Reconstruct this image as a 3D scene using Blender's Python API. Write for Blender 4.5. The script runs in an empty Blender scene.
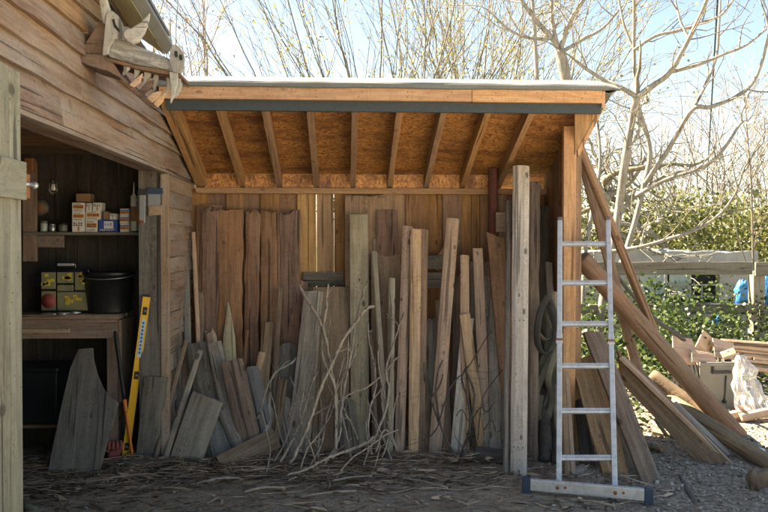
import bpy, math, random
from mathutils import Vector, Matrix, noise as mnoise
RND = random.Random(11)
R = math.radians
scn = bpy.context.scene
COL = scn.collection
V = Vector
# ------------------------------------------------------------------ camera maths
F = 747.0; CAMZ = 1.5
YAW = math.atan(39 / F); PIT = math.atan(11 / F)
CROT = Matrix.Rotation(-YAW, 3, 'Z') @ Matrix.Rotation(R(90) - PIT, 3, 'X')
def ray(px, py): return CROT @ V(((px - 384) / F, -(py - 256) / F, -1.0))
C0 = V((0, 0, CAMZ))
def at_y(px, py, Y):
    d = ray(px, py); return C0 + d * (Y / d.y)
def at_x(px, py, X):
    d = ray(px, py); return C0 + d * (X / d.x)
def at_z(px, py, z=0.0):
    d = ray(px, py); return C0 + d * ((z - CAMZ) / d.z)
def scale_at(p):            # metres per photo pixel at a world point
    return (CROT.transposed() @ (p - C0)).z * -1 / F
cam = bpy.data.cameras.new('camera'); co = bpy.data.objects.new('camera', cam)
COL.objects.link(co); co.location = C0; co.rotation_euler = CROT.to_euler()
cam.sensor_width = 36; cam.lens = F / 768 * 36; cam.clip_end = 2000; cam.clip_start = .05
scn.camera = co
# ------------------------------------------------------------------ materials
class NT:
    def __init__(s, name):
        s.m = bpy.data.materials.new(name); s.m.use_nodes = True
        s.t = s.m.node_tree; s.b = s.t.nodes['Principled BSDF']
    def n(s, typ, ins=None, **kw):
        nd = s.t.nodes.new(typ)
        for k, v in kw.items(): setattr(nd, k, v)
        for k, v in (ins or {}).items():
            if isinstance(v, bpy.types.NodeSocket): s.t.links.new(v, nd.inputs[k])
            else: nd.inputs[k].default_value = v
        return nd
    def math(s, op, a, b=0.0, c=0.0, clamp=False):
        nd = s.n('ShaderNodeMath', {0: a, 1: b, 2: c}, operation=op, use_clamp=clamp); return nd.outputs[0]
    def vm(s, op, a, b):
        return s.n('ShaderNodeVectorMath', {0: a, 1: b}, operation=op).outputs[0]
    def mix(s, f, a, b, blend='MIX'):
        c4 = lambda c: c if isinstance(c, bpy.types.NodeSocket) else (*c, 1.0) if len(c) == 3 else c
        return s.n('ShaderNodeMix', {0: f, 6: c4(a), 7: c4(b)}, data_type='RGBA', blend_type=blend).outputs[2]
    def noise(s, vec, scale, detail=3, rough=.55, dist=0.0):
        return s.n('ShaderNodeTexNoise', {'Vector': vec, 'Scale': scale, 'Detail': detail, 'Roughness': rough, 'Distortion': dist}).outputs[0]
    def rng(s, v, a, b, c=0.0, d=1.0):
        return s.n('ShaderNodeMapRange', {0: v, 1: a, 2: b, 3: c, 4: d}).outputs[0]
    def bump(s, h, strength=.4, dist=.004):
        o = s.n('ShaderNodeBump', {'Height': h, 'Strength': strength, 'Distance': dist}).outputs[0]
        s.t.links.new(o, s.b.inputs['Normal'])
    def out(s, col=None, rough=.8, **k):
        def st(key, v):
            if isinstance(v, bpy.types.NodeSocket): s.t.links.new(v, s.b.inputs[key])
            else: s.b.inputs[key].default_value = (*v, 1) if isinstance(v, tuple) and len(v) == 3 else v
        if col is not None: st('Base Color', col)
        st('Roughness', rough)
        for kk, v in k.items(): st(kk.replace('_', ' '), v)
        return s.m
    def coords(s):
        tc = s.n('ShaderNodeTexCoord').outputs['Object']
        oi = s.n('ShaderNodeObjectInfo').outputs['Random']
        bid = s.n('ShaderNodeAttribute', attribute_name='bid').outputs['Fac']
        rr = s.math('ADD', oi, s.math('MULTIPLY', bid, 3.7))
        off = s.n('ShaderNodeCombineXYZ', {0: s.math('MULTIPLY', rr, 13.1), 1: s.math('MULTIPLY', rr, 7.7), 2: s.math('MULTIPLY', rr, 23.3)}).outputs[0]
        return s.vm('ADD', tc, off), s.math('FRACT', s.math('MULTIPLY', rr, 17.31)), oi

def wood(name, dark, light, weather=(.25, .23, .2), wamt=.4, rings=14, knot=1.0, fine=.5, rough=.8, var=.35, bump=.5, sat=1.0):
    t = NT(name); v, rv, oi = t.coords()
    va = t.vm('MULTIPLY', v, (1, 1, .13)); vb = t.vm('MULTIPLY', v, (1, 1, .025)); vc = t.vm('MULTIPLY', v, (1, 1, .3)); vk = t.vm('MULTIPLY', v, (1, 1, .5))
    sp = t.n('ShaderNodeSeparateXYZ', {0: vk}); v2 = t.n('ShaderNodeCombineXYZ', {0: t.math('ADD', sp.outputs[0], t.math('MULTIPLY', sp.outputs[1], .4)), 1: sp.outputs[2]}).outputs[0]
    vn = t.n('ShaderNodeTexVoronoi', {'Vector': v2, 'Scale': 7.5}, voronoi_dimensions='2D'); vor = vn.outputs['Distance']
    ksz = t.rng(t.n('ShaderNodeSeparateColor', {0: vn.outputs['Color']}).outputs[0], .35, 1.0, .0, .085)
    kd = t.math('SUBTRACT', vor, ksz); kn = t.math('MULTIPLY', t.rng(kd, -.01, .035, 1, 0), t.math('GREATER_THAN', ksz, .012)); halo = t.math('MULTIPLY', t.rng(kd, .0, .32, 1, 0), t.math('GREATER_THAN', ksz, .012))
    nail = t.rng(t.n('ShaderNodeTexVoronoi', {'Vector': t.vm('MULTIPLY', v2, (1, 2, 1)), 'Scale': 13.0}, voronoi_dimensions='2D').outputs['Distance'], .022, .05, 1, 0)
    saw = t.noise(t.vm('MULTIPLY', v, (.25, 1, 1)), 70, 2, .5)
    br = t.noise(va, 10, 3, .5, .5)
    br2 = t.math('ADD', br, t.math('MULTIPLY', halo, .35))
    ring = t.math('MULTIPLY_ADD', t.math('SINE', t.math('MULTIPLY', br2, rings * 6.28)), .5, .5)
    fib = t.noise(vb, 95, 5, .65)
    st = t.noise(vc, 4.0, 6, .62)
    st2 = t.noise(v, 26, 5, .7)
    strk = t.noise(t.vm('MULTIPLY', v, (1, 1, .045)), 38, 3, .6)
    gf = t.math('MULTIPLY_ADD', t.rng(fib, .36, .64), .45, t.math('MULTIPLY', t.rng(strk, .38, .62), .55))
    g = t.math('MULTIPLY_ADD', gf, .45 + .45 * fine, t.math('MULTIPLY', ring, .55 - .45 * fine))
    c = t.mix(g, dark, light)
    c = t.mix(t.math('MULTIPLY', t.rng(st, .38, .66), wamt), c, weather)
    c = t.mix(t.math('MULTIPLY', t.rng(st2, .55, .75), .35), c, tuple(x * .55 for x in dark))
    st3 = t.noise(t.vm('MULTIPLY', v, (1, 1, .16)), 13, 5, .7)
    c = t.mix(t.math('MULTIPLY', t.rng(st3, .5, .72), .55), c, tuple(x * .6 for x in dark))
    c = t.mix(t.math('MULTIPLY', t.rng(st3, .46, .3), .3), c, tuple(min(.8, x * 1.25) for x in light))
    c = t.mix(t.math('MULTIPLY', kn, .8 * knot), c, tuple(x * .4 for x in dark))
    c = t.mix(t.math('MULTIPLY', nail, .6), c, (.02, .016, .013))
    c = t.mix(t.math('MULTIPLY', t.rng(saw, .52, .72), .22), c, tuple(x * .5 for x in dark))
    crack = t.rng(t.noise(vb, 34, 2, .5), .64, .67)
    c = t.mix(t.math('MULTIPLY', crack, .75), c, tuple(x * .3 for x in dark))
    hs = t.n('ShaderNodeHueSaturation', {'Hue': t.math('MULTIPLY_ADD', rv, .012, .494), 'Saturation': t.math('MULTIPLY_ADD', rv, .3, .78 * sat), 'Value': t.math('MULTIPLY_ADD', rv, var, 1 - var / 2), 'Color': c}).outputs[0]
    h = t.math('SUBTRACT', t.math('MULTIPLY_ADD', ring, .3, t.math('ADD', fib, t.math('MULTIPLY', st2, .5))), t.math('MULTIPLY', crack, 1.5))
    t.bump(h, bump, .003)
    return t.out(hs, rough)

def plain(name, col, rough=.5, metal=0.0, dirt=.3, scale=8, bumpy=0.1):
    t = NT(name); v, rv, oi = t.coords()
    n1 = t.noise(v, scale, 5, .6); n2 = t.noise(v, scale * 9, 3, .6)
    c = t.mix(t.math('MULTIPLY', t.rng(n1, .45, .7), dirt), col, tuple(x * .45 + .02 for x in col))
    c = t.mix(t.math('MULTIPLY', t.rng(n2, .6, .75), dirt), c, (.12, .1, .08))
    t.bump(n2, bumpy, .003)
    return t.out(c, t.rng(n1, .2, .8, rough - .1, rough + .12), Metallic=metal)

M = {}
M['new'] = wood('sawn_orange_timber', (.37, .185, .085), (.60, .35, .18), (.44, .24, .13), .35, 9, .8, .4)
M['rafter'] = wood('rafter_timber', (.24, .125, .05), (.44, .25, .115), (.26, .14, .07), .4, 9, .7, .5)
M['wallw'] = wood('warm_featheredge', (.165, .075, .032), (.35, .185, .085), (.17, .085, .04), .6, 7, 1, .4)
M['wallg'] = wood('pale_featheredge', (.30, .17, .08), (.48, .29, .145), (.28, .17, .09), .5, 7, 1, .4)
M['slab'] = wood('red_brown_slab', (.07, .031, .015), (.27, .13, .065), (.34, .2, .125), .6, 10, .6, .65, bump=1)
M['brown'] = wood('old_brown_board', (.085, .052, .03), (.26, .17, .105), (.26, .2, .14), .5, 9, .9, .6)
M['tan'] = wood('tan_sawn_board', (.16, .09, .048), (.38, .235, .135), (.22, .16, .105), .5, 9, .9, .5)
M['grey'] = wood('grey_weathered_board', (.10, .082, .06), (.35, .295, .225), (.39, .345, .285), .5, 8, .9, .65)
M['dgrey'] = wood('dark_grey_board', (.048, .041, .031), (.195, .168, .13), (.26, .235, .195), .45, 8, .6, .65)
M['pink'] = wood('pale_planed_board', (.32, .19, .11), (.56, .375, .24), (.31, .23, .16), .5, 7, 1.2, .4)
M['green'] = wood('green_treated_board', (.23, .19, .115), (.42, .36, .235), (.28, .24, .17), .4, 7, 1.2, .4)
M['white'] = wood('bleached_board', (.33, .28, .23), (.62, .555, .48), (.40, .35, .3), .5, 7, 1.2, .5)
M['blue'] = wood('blue_grey_board', (.105, .098, .085), (.235, .225, .20), (.28, .265, .235), .4, 8, .3, .6)
M['clad'] = wood('barn_weatherboard', (.17, .088, .045), (.37, .235, .145), (.34, .31, .27), .75, 8, .5, .6, var=.3)
M['door'] = wood('door_planks', (.13, .12, .08), (.285, .27, .195), (.31, .30, .255), .5, 7, 1, .5, var=.2)
M['bargew'] = wood('green_barge', (.44, .43, .2), (.64, .62, .34), (.5, .48, .3), .4, 7, .7, .5)
M['skull'] = wood('silvered_carving', (.045, .042, .038), (.44, .425, .39), (.46, .45, .42), .35, 18, .3, .25, bump=1.2)
M['tooth'] = wood('tooth_wood', (.28, .27, .235), (.50, .485, .44), (.44, .43, .4), .4, 8, .2, .5)
M['rust'] = wood('rust_brown_jaw', (.06, .03, .018), (.22, .125, .08), (.25, .18, .14), .5, 8, .3, .5)
M['red'] = wood('red_painted_post', (.09, .026, .016), (.20, .055, .032), (.11, .05, .03), .5, 6, .2, .5)
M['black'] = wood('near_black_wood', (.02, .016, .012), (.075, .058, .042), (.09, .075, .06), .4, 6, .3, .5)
M['bench'] = wood('bench_board', (.17, .1, .06), (.33, .22, .145), (.24, .2, .17), .5, 8, .8, .5)
M['fence'] = wood('mossy_fence_rail', (.12, .10, .065), (.25, .22, .155), (.22, .22, .14), .5, 8, .8, .6)
M['log'] = wood('round_pole_timber', (.13, .066, .035), (.30, .165, .095), (.21, .15, .1), .55, 8, .9, .6)
M['log2'] = wood('mossy_log', (.12, .078, .048), (.29, .2, .125), (.17, .16, .09), .5, 7, .7, .6)
M['split'] = wood('fresh_split_wood', (.42, .25, .14), (.66, .44, .28), (.5, .36, .26), .4, 7, .6, .5)
M['bark'] = wood('stick_bark', (.17, .125, .082), (.50, .39, .285), (.40, .34, .27), .5, 6, .2, .6, bump=.8)
M['darkbark'] = wood('dark_twig_bark', (.035, .026, .02), (.11, .085, .066), (.14, .12, .1), .4, 6, .2, .6)
M['palebark'] = wood('pale_tree_bark', (.16, .145, .11), (.40, .375, .315), (.25, .24, .18), .5, 6, .4, .5, bump=.6)
M['treebark'] = wood('olive_tree_bark', (.10, .088, .055), (.25, .22, .145), (.28, .25, .19), .4, 6, .3, .6)
M['farbark'] = wood('far_tree_bark', (.2, .165, .14), (.36, .31, .28), (.36, .34, .33), .4, 6, .1, .6)

def osb(name, k):
    t = NT(name); v, rv, oi = t.coords()
    d = t.n('ShaderNodeTexNoise', {'Vector': v, 'Scale': 7.0, 'Detail': 2.0}).outputs['Color']
    v1 = t.vm('ADD', v, t.vm('MULTIPLY', d, (.12, .12, .12)))
    va = t.n('ShaderNodeTexVoronoi', {'Vector': t.vm('MULTIPLY', v1, (75, 75, 95)), 'Scale': 1.0})
    vb = t.n('ShaderNodeTexVoronoi', {'Vector': t.vm('MULTIPLY', v1, (24, 85, 85)), 'Scale': 1.0})
    sel = t.rng(t.noise(v, 13, 2), .47, .53)
    ca = t.n('ShaderNodeSeparateColor', {0: va.outputs['Color']}).outputs[0]
    cb = t.n('ShaderNodeSeparateColor', {0: vb.outputs['Color']}).outputs[0]
    g = t.math('ADD', t.math('MULTIPLY', ca, t.math('SUBTRACT', 1.0, sel)), t.math('MULTIPLY', cb, sel))
    c = t.mix(g, tuple(x * k for x in (.16, .06, .018)), tuple(x * k for x in (.55, .27, .09)))
    c = t.mix(t.math('MULTIPLY', t.rng(t.noise(t.vm('MULTIPLY', v, (1, 1, 3)), 3.2, 5), .46, .66), .75), c, tuple(x * k for x in (.11, .04, .02)))
    t.bump(g, .5, .004)
    return t.out(c, .6)
M['osb'] = osb('oriented_strand_board', 1.0)
M['osb_lit'] = osb('lit_strand_board', 1.3)  # same board made lighter: reflected light put into the colour

def felt():
    t = NT('mineral_roof_felt'); v, rv, oi = t.coords()
    n1 = t.noise(v, 450, 2, .7); n2 = t.noise(v, 5, 4)
    c = t.mix(t.rng(n1, .35, .65), (.08, .09, .093), (.235, .25, .25))
    c = t.mix(t.math('MULTIPLY', t.rng(n2, .45, .7), .35), c, (.10, .11, .075))
    t.bump(n1, .6, .003); return t.out(c, .9)
M['felt'] = felt()
M['feltd'] = plain('dark_felt_strip', (.045, .058, .064), .85, 0, .4, 30, .5)
M['alu'] = plain('ladder_aluminium', (.60, .60, .59), .45, .5, .55, 22)
M['steel'] = plain('zinc_steel', (.45, .46, .46), .4, .8, .3, 20)
M['rusty'] = plain('rusted_fitting', (.3, .13, .05), .7, .2, .5, 30, .4)
M['capb'] = plain('navy_rubber_foot', (.025, .05, .085), .6, 0, .2)
M['blackp'] = plain('black_plastic', (.012, .013, .014), .32, 0, .3, 6)
M['blackr'] = plain('black_rubber', (.012, .012, .013), .6, 0, .2)
M['greyp'] = plain('grey_plastic', (.13, .13, .115), .5, 0, .35, 9)
M['clearp'] = plain('dusty_clear_lid', (.24, .22, .12), .35, 0, .5, 9)
M['yellow'] = plain('yellow_enamel', (.75, .40, .02), .4, 0, .15, 6)
M['yellow2'] = plain('yellow_fittings', (.58, .44, .06), .5, 0, .5, 22)
M['reddsk'] = plain('red_disc', (.30, .05, .045), .6, 0, .4)
M['orange'] = plain('orange_grip', (.68, .18, .03), .5, 0, .2)
M['cardw'] = plain('white_card', (.72, .70, .64), .7, 0, .1, 10)
M['cardo'] = plain('orange_print', (.62, .22, .04), .6, 0, .1)
M['cardk'] = plain('black_print', (.03, .03, .03), .6, 0, .1)
M['cardb'] = plain('blue_card', (.03, .08, .30), .5, 0, .1)
M['cardn'] = plain('brown_card', (.3, .17, .09), .8, 0, .2)
M['labelb'] = plain('pale_blue_sticker', (.35, .55, .62), .4, 0, .1)
M['bagw'] = plain('cloudy_plastic_bag', (.26, .27, .27), .25, 0, .3, 25)
M['bagp'] = plain('peach_fixings', (.36, .24, .15), .5, 0, .7, 60)
M['bluebag'] = plain('blue_plastic_sack', (.03, .22, .55), .35, 0, .2, 12)
M['redrag'] = plain('red_work_glove', (.28, .07, .06), .9, 0, .5, 40, .5)
M['strap'] = plain('grey_green_webbing', (.14, .14, .105), .85, 0, .4, 40, .5)
M['rope'] = plain('dark_netting', (.05, .05, .045), .9, 0, .4, 40, .5)
M['stone'] = plain('rough_stone', (.24, .21, .18), .9, 0, .5, 12, 1)
M['concrete'] = plain('stained_concrete', (.42, .39, .34), .9, 0, .5, 5, .6)
M['pane'] = plain('dusty_pane', (.34, .40, .36), .25, 0, .5, 4)
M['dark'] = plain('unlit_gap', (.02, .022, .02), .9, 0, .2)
M['rag'] = plain('white_rag', (.6, .6, .57), .9, 0, .2, 20, .5)
M['wire'] = plain('cable_sheath', (.03, .03, .035), .5, 0, .1)

def sheet():
    t = NT('clear_polythene'); v, rv, oi = t.coords()
    n = t.noise(t.vm('MULTIPLY', v, (1, 1, .3)), 26, 4, .6)
    return t.out((.88, .89, .89), .55, Alpha=t.rng(n, .36, .66, .25, .6))
M['sheet'] = sheet()

def leafmat(name, a, b, c2, tr=.4):
    t = NT(name)
    bid = t.n('ShaderNodeAttribute', attribute_name='bid').outputs['Fac']
    ramp = t.n('ShaderNodeValToRGB', {0: bid}); el = ramp.color_ramp.elements
    el[0].color = (*a, 1); el[1].color = (*c2, 1); e = el.new(.5); e.color = (*b, 1)
    df = t.n('ShaderNodeBsdfPrincipled', {'Base Color': ramp.outputs[0], 'Roughness': .5})
    tl = t.n('ShaderNodeBsdfTranslucent', {'Color': ramp.outputs[0]})
    mx = t.n('ShaderNodeMixShader', {0: tr, 1: df.outputs[0], 2: tl.outputs[0]})
    t.t.links.new(mx.outputs[0], t.t.nodes['Material Output'].inputs['Surface'])
    return t.m
M['hedge'] = leafmat('hedge_leaves', (.06, .078, .022), (.15, .16, .046), (.26, .245, .095), .5)
M['ivy'] = leafmat('undergrowth_leaves', (.025, .045, .012), (.055, .095, .02), (.12, .16, .045))
M['bud'] = leafmat('spring_leaves', (.19, .19, .065), (.30, .29, .10), (.40, .35, .16), .5)
M['pinkbud'] = leafmat('pink_buds', (.2, .13, .11), (.3, .2, .17), (.36, .26, .2), .3)
M['litter'] = leafmat('bark_litter', (.045, .03, .019), (.18, .122, .08), (.56, .42, .28), .0)
M['gravel'] = leafmat('loose_gravel', (.075, .06, .045), (.27, .23, .18), (.56, .50, .42), .0)

def ground():
    t = NT('earth_and_gravel'); tc = t.n('ShaderNodeTexCoord').outputs['Object']
    sx = t.n('ShaderNodeSeparateXYZ', {0: tc})
    n = t.noise(tc, 1.6, 4)
    mask = t.rng(t.math('ADD', sx.outputs[0], t.math('MULTIPLY', n, 1.6)), 1.7, 2.7)
    vor = t.n('ShaderNodeTexVoronoi', {'Vector': tc, 'Scale': 48.0})
    vor2 = t.n('ShaderNodeTexVoronoi', {'Vector': tc, 'Scale': 110.0})
    vc = t.n('ShaderNodeSeparateColor', {0: vor.outputs['Color']}).outputs[0]
    vc2 = t.n('ShaderNodeSeparateColor', {0: vor2.outputs['Color']}).outputs[0]
    gr = t.mix(vc, (.11, .09, .066), (.44, .375, .295))
    gr = t.mix(t.math('MULTIPLY', vc2, .5), gr, (.21, .165, .115))
    n2 = t.noise(tc, 30, 6, .7); n3 = t.noise(tc, 5, 5, .6)
    di = t.mix(t.rng(n2, .35, .7), (.15, .108, .066), (.44, .335, .22))
    di = t.mix(t.math('MULTIPLY', t.rng(n3, .4, .65), .6), di, (.46, .385, .285))
    di = t.mix(t.rng(vc2, .8, .95), di, (.2, .18, .15))
    far = t.rng(sx.outputs[1], 7.6, 9.0)
    c = t.mix(mask, di, gr)
    c = t.mix(far, c, t.mix(n2, (.03, .05, .015), (.1, .13, .04)))
    h = t.math('ADD', t.math('MULTIPLY', vor.outputs['Distance'], t.math('MULTIPLY', mask, -1.2)), n2)
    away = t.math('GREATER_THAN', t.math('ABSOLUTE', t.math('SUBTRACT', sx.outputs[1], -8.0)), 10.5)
    c = t.mix(away, t.mix(n2, (.54, .47, .37), (.68, .60, .48)), c)  # unseen ground around the camera lightened to bounce warm fill into the store
    t.bump(h, .8, .02)
    return t.out(c, .95)
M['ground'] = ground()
# ------------------------------------------------------------------ mesh helpers
class MB:
    def __init__(s): s.v = []; s.f = []; s.a = []; s.sm = []
    def add(s, vs, fs, bid=0.0, smooth=False):
        o = len(s.v); s.v += [tuple(x) for x in vs]; s.a += [bid] * len(vs)
        s.f += [tuple(i + o for i in f) for f in fs]; s.sm += [smooth] * len(fs)
    def box(s, x0, x1, y0, y1, z0, z1, bid=0.0, M=None):
        vs = [V((x, y, z)) for z in (z0, z1) for y in (y0, y1) for x in (x0, x1)]
        if M is not None: vs = [M @ p for p in vs]
        s.add(vs, [(0, 2, 3, 1), (4, 5, 7, 6), (0, 1, 5, 4), (2, 6, 7, 3), (0, 4, 6, 2), (1, 3, 7, 5)], bid)
    def hexa(s, bot, top, bid=0.0):    # two quads, same winding
        s.add(list(bot) + list(top), [(3, 2, 1, 0), (4, 5, 6, 7), (0, 1, 5, 4), (1, 2, 6, 5), (2, 3, 7, 6), (3, 0, 4, 7)], bid)
    def prism(s, poly, d, bid=0.0):    # polygon extruded by vector d
        n = len(poly); vs = list(poly) + [p + d for p in poly]
        s.add(vs, [tuple(range(n)), tuple(range(2 * n - 1, n - 1, -1))] + [(i, i + n, (i + 1) % n + n, (i + 1) % n) for i in range(n)], bid)
    def tube(s, pts, rad, sides=6, bid=0.0, caps=True, flat=1.0):
        n = len(pts); vs = []; fs = []; ref = V((.31, .52, .8)).normalized()
        for i, p in enumerate(pts):
            d = (pts[min(i + 1, n - 1)] - pts[max(i - 1, 0)])
            d = d.normalized() if d.length > 1e-9 else V((0, 0, 1))
            u = d.cross(ref); u = u.normalized() if u.length > 1e-4 else d.orthogonal().normalized()
            w = d.cross(u); r = rad[i] if hasattr(rad, '__len__') else rad
            for k in range(sides):
                a = 2 * math.pi * k / sides
                vs.append(p + u * (r * math.cos(a)) + w * (r * flat * math.sin(a)))
        for i in range(n - 1):
            for k in range(sides):
                k2 = (k + 1) % sides
                fs.append((i * sides + k, i * sides + k2, (i + 1) * sides + k2, (i + 1) * sides + k))
        if caps and sides > 3: fs += [tuple(range(sides - 1, -1, -1)), tuple(range((n - 1) * sides, n * sides))]
        s.add(vs, fs, bid, True)
    def cyl(s, a, b, r0, r1=None, sides=16, bid=0.0):
        s.tube([a, b], [r0, r0 if r1 is None else r1], sides, bid)
    def leaf(s, p, d, size, rng, bid):
        u = V((rng.gauss(0, 1), rng.gauss(0, 1), rng.gauss(0, 1))).normalized()
        w = u.orthogonal().normalized(); q = w.cross(u)
        w = (w * math.cos(d) + q * math.sin(d)) * size * .55; u = u * size
        s.add([p, p + u * .5 + w, p + u, p + u * .5 - w], [(0, 1, 2, 3)], bid)
GR = {'X': Matrix(((0, 0, 1), (0, 1, 0), (-1, 0, 0))), 'Y': Matrix(((1, 0, 0), (0, 0, 1), (0, -1, 0))), 'Z': Matrix.Identity(3)}
BASE = {}
def obj(name, mb, mat, parent=None, grain='Z', origin=None, bevel=0.0):
    """link a mesh written in world coordinates as ONE object whose local z follows the grain"""
    if origin is None:
        if parent is not None: origin = BASE[parent.name]
        else:
            xs, ys, zs = zip(*mb.v); origin = V(((min(xs) + max(xs)) / 2, (min(ys) + max(ys)) / 2, min(zs)))
    rot = grain if isinstance(grain, Matrix) else GR[grain]
    mw = Matrix.Translation(origin) @ rot.to_4x4(); inv = mw.inverted()
    me = bpy.data.meshes.new(name)
    me.from_pydata([inv @ V(p) for p in mb.v], [], mb.f)
    at = me.attributes.new('bid', 'FLOAT', 'POINT'); at.data.foreach_set('value', mb.a)
    me.polygons.foreach_set('use_smooth', mb.sm); me.materials.append(M[mat]); me.update()
    o = bpy.data.objects.new(name, me); COL.objects.link(o)
    if parent is not None:
        o.parent = parent; o.matrix_local = Matrix.Translation(-BASE[parent.name]) @ mw if parent.type == 'EMPTY' else INV[parent.name] @ mw
    else: o.matrix_world = mw
    BASE[o.name] = V(origin); INV[o.name] = inv
    if bevel:
        b = o.modifiers.new('bevel', 'BEVEL'); b.width = bevel; b.segments = 2; b.limit_method = 'ANGLE'; b.angle_limit = R(40)
    return o
INV = {}
def tag(o, label, cat, group=None, kind=None):
    o['label'] = label; o['category'] = cat
    if group: o['group'] = group
    if kind: o['kind'] = kind
    return o
def thing(name, label, cat, loc, group=None):
    o = bpy.data.objects.new(name, None); o.empty_display_size = .1; COL.objects.link(o); o.location = loc
    BASE[o.name] = V(loc); INV[o.name] = Matrix.Translation(-V(loc)); return tag(o, label, cat, group)
def smooth(pts, k=4):
    """Catmull-Rom through points"""
    out = []; n = len(pts)
    for i in range(n - 1):
        a, b, c, d = pts[max(i - 1, 0)], pts[i], pts[i + 1], pts[min(i + 2, n - 1)]
        for j in range(k):
            t = j / k
            out.append(.5 * ((2 * b) + (c - a) * t + (2 * a - 5 * b + 4 * c - d) * t * t + (3 * b - a - 3 * c + d) * t ** 3))
    out.append(pts[-1]); return out
def nz(x, y=0.0, z=0.0): return mnoise.noise(V((x, y, z)))

def plank_mesh(L, w0, w1, th, seed, waney=0.0, bow=0.0, twist=0.0, tip='saw', ragged=0.004):
    mb = MB(); nx = 5; nl = max(6, int(L / .09)); rng = random.Random(seed); so = rng.random() * 90
    vs = []
    slope = rng.uniform(-.03, .03)
    for j in range(nl + 1):
        t = j / nl; z = t * L; w = w0 + (w1 - w0) * t
        el = -w / 2 + waney * (nz(so, z * 5) * 1.0 + nz(so, z * 17) * .5)
        er = w / 2 + waney * (nz(so + 9, z * 5) + nz(so + 9, z * 17) * .5)
        if tip == 'point' and t > .72:
            k = (1 - t) / .28; el *= k * .95 + .05; er *= k * .95 + .05
        yo = bow * math.sin(math.pi * t)
        ca, sa = math.cos(twist * (t - .5)), math.sin(twist * (t - .5))
        for side in (0, 1):
            for i in range(nx):
                u = i / (nx - 1); x = el + (er - el) * u
                y = th * side + yo + waney * .25 * nz(so + 3, z * 9, u * 3)
                if waney and u in (0, 1) and side == 0: y += th * .35
                zz = z
                if j == nl:
                    zz += slope * x * 3 + rng.uniform(-ragged, ragged)
                    if tip == 'round': zz -= (abs(u - .5) * 2) ** 3 * w * .3
                    if tip == 'ragged': zz += rng.uniform(-.05, .014)
                    if tip == 'slant': zz -= u * w * .5
                    if tip == 'slantl': zz -= (1 - u) * w * .5
                vs.append(V((x * ca - y * sa, x * sa + y * ca, zz)))
    fs = []; row = 2 * nx
    for j in range(nl):
        a, b = j * row, (j + 1) * row
        for i in range(nx - 1):
            fs.append((a + i, a + i + 1, b + i + 1, b + i))
            fs.append((a + nx + i + 1, a + nx + i, b + nx + i, b + nx + i + 1))
        fs.append((a + nx, a, b, b + nx)); fs.append((a + nx - 1, a + 2 * nx - 1, b + 2 * nx - 1, b + nx - 1))
    for i in range(nx - 1):
        fs.append((i + 1, i, nx + i, nx + i + 1)); e = nl * row
        fs.append((e + i, e + i + 1, e + nx + i + 1, e + nx + i))
    mb.add(vs, fs, 0.0); return mb
PN = [0]
def frame_between(b, t, roll=0.0):
    a = (t - b).normalized(); u = V((1, 0, 0)) - a * a.x
    if u.length < .3: u = V((0, -1, .6)) - a * V((0, -1, .6)).dot(a)
    u.normalize(); n = a.cross(u)
    m = Matrix((u, n, a)).transposed()
    return m @ Matrix.Rotation(roll, 3, 'Z'), (t - b).length
STORE = 'loose boards leaning in the wood store'
def plank(label, b, t, w, Yt, mat, th=.022, name='plank', cat='plank', group=STORE, Yb=None, zb=0.0, roll=0.0, wt=None, **kw):
    """board standing on the ground at photo point b, leaning so that its top shows at t, depth Yt"""
    B = at_z(b[0], b[1], zb) if Yb is None else at_y(b[0], b[1], Yb)
    if Yb is None: B.z -= .012
    T = at_y(t[0], t[1], Yt)
    rot, L = frame_between(B, T, roll); PN[0] += 1
    s0 = scale_at(B); s1 = scale_at(T)
    kw.setdefault('bow', RND.uniform(-.008, .008)); kw.setdefault('twist', RND.uniform(-.05, .05)); kw.setdefault('waney', .0015)
    mb = plank_mesh(L, w * s0, (wt or w) * s1, th, PN[0] * 7 + 3, **kw)
    m = Matrix.Translation(B) @ rot.to_4x4(); mb.v = [tuple(m @ V(p)) for p in mb.v]
    o = obj(name, mb, mat, None, rot, B, bevel=.002)
    return tag(o, label, cat, group)

def dots(o, rows, mat='dark', name='screw_holes'):
    """small dark screw holes on the front of a board: (u across, z along, radius)"""
    m = INV[o.name].inverted(); mb = MB(); yo = lambda z: min((V(v.co).y for v in o.data.vertices if abs(v.co.z - z) < .08), default=0)
    for u, z, r in rows:
        y = yo(z) - .0006
        mb.add([m @ V((u + r * math.cos(k * .7854), y, z + r * math.sin(k * .7854))) for k in range(8)] + [m @ V((u, y - .0004, z))], [(k, (k + 1) % 8, 8) for k in range(8)])
    obj(name, mb, mat, o, 'Z')
# ------------------------------------------------------------------ key planes
YB = 6.10                                   # back wall of the wood store, front face
XW = at_y(190, 245, YB).x                   # barn gable wall (faces +x)
WT = .17                                    # barn wall thickness
POST_Y = 5.33
XR = at_y(541, 245, YB).x                   # side wall inner face
FY = 4.93                                   # fascia plane
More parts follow.
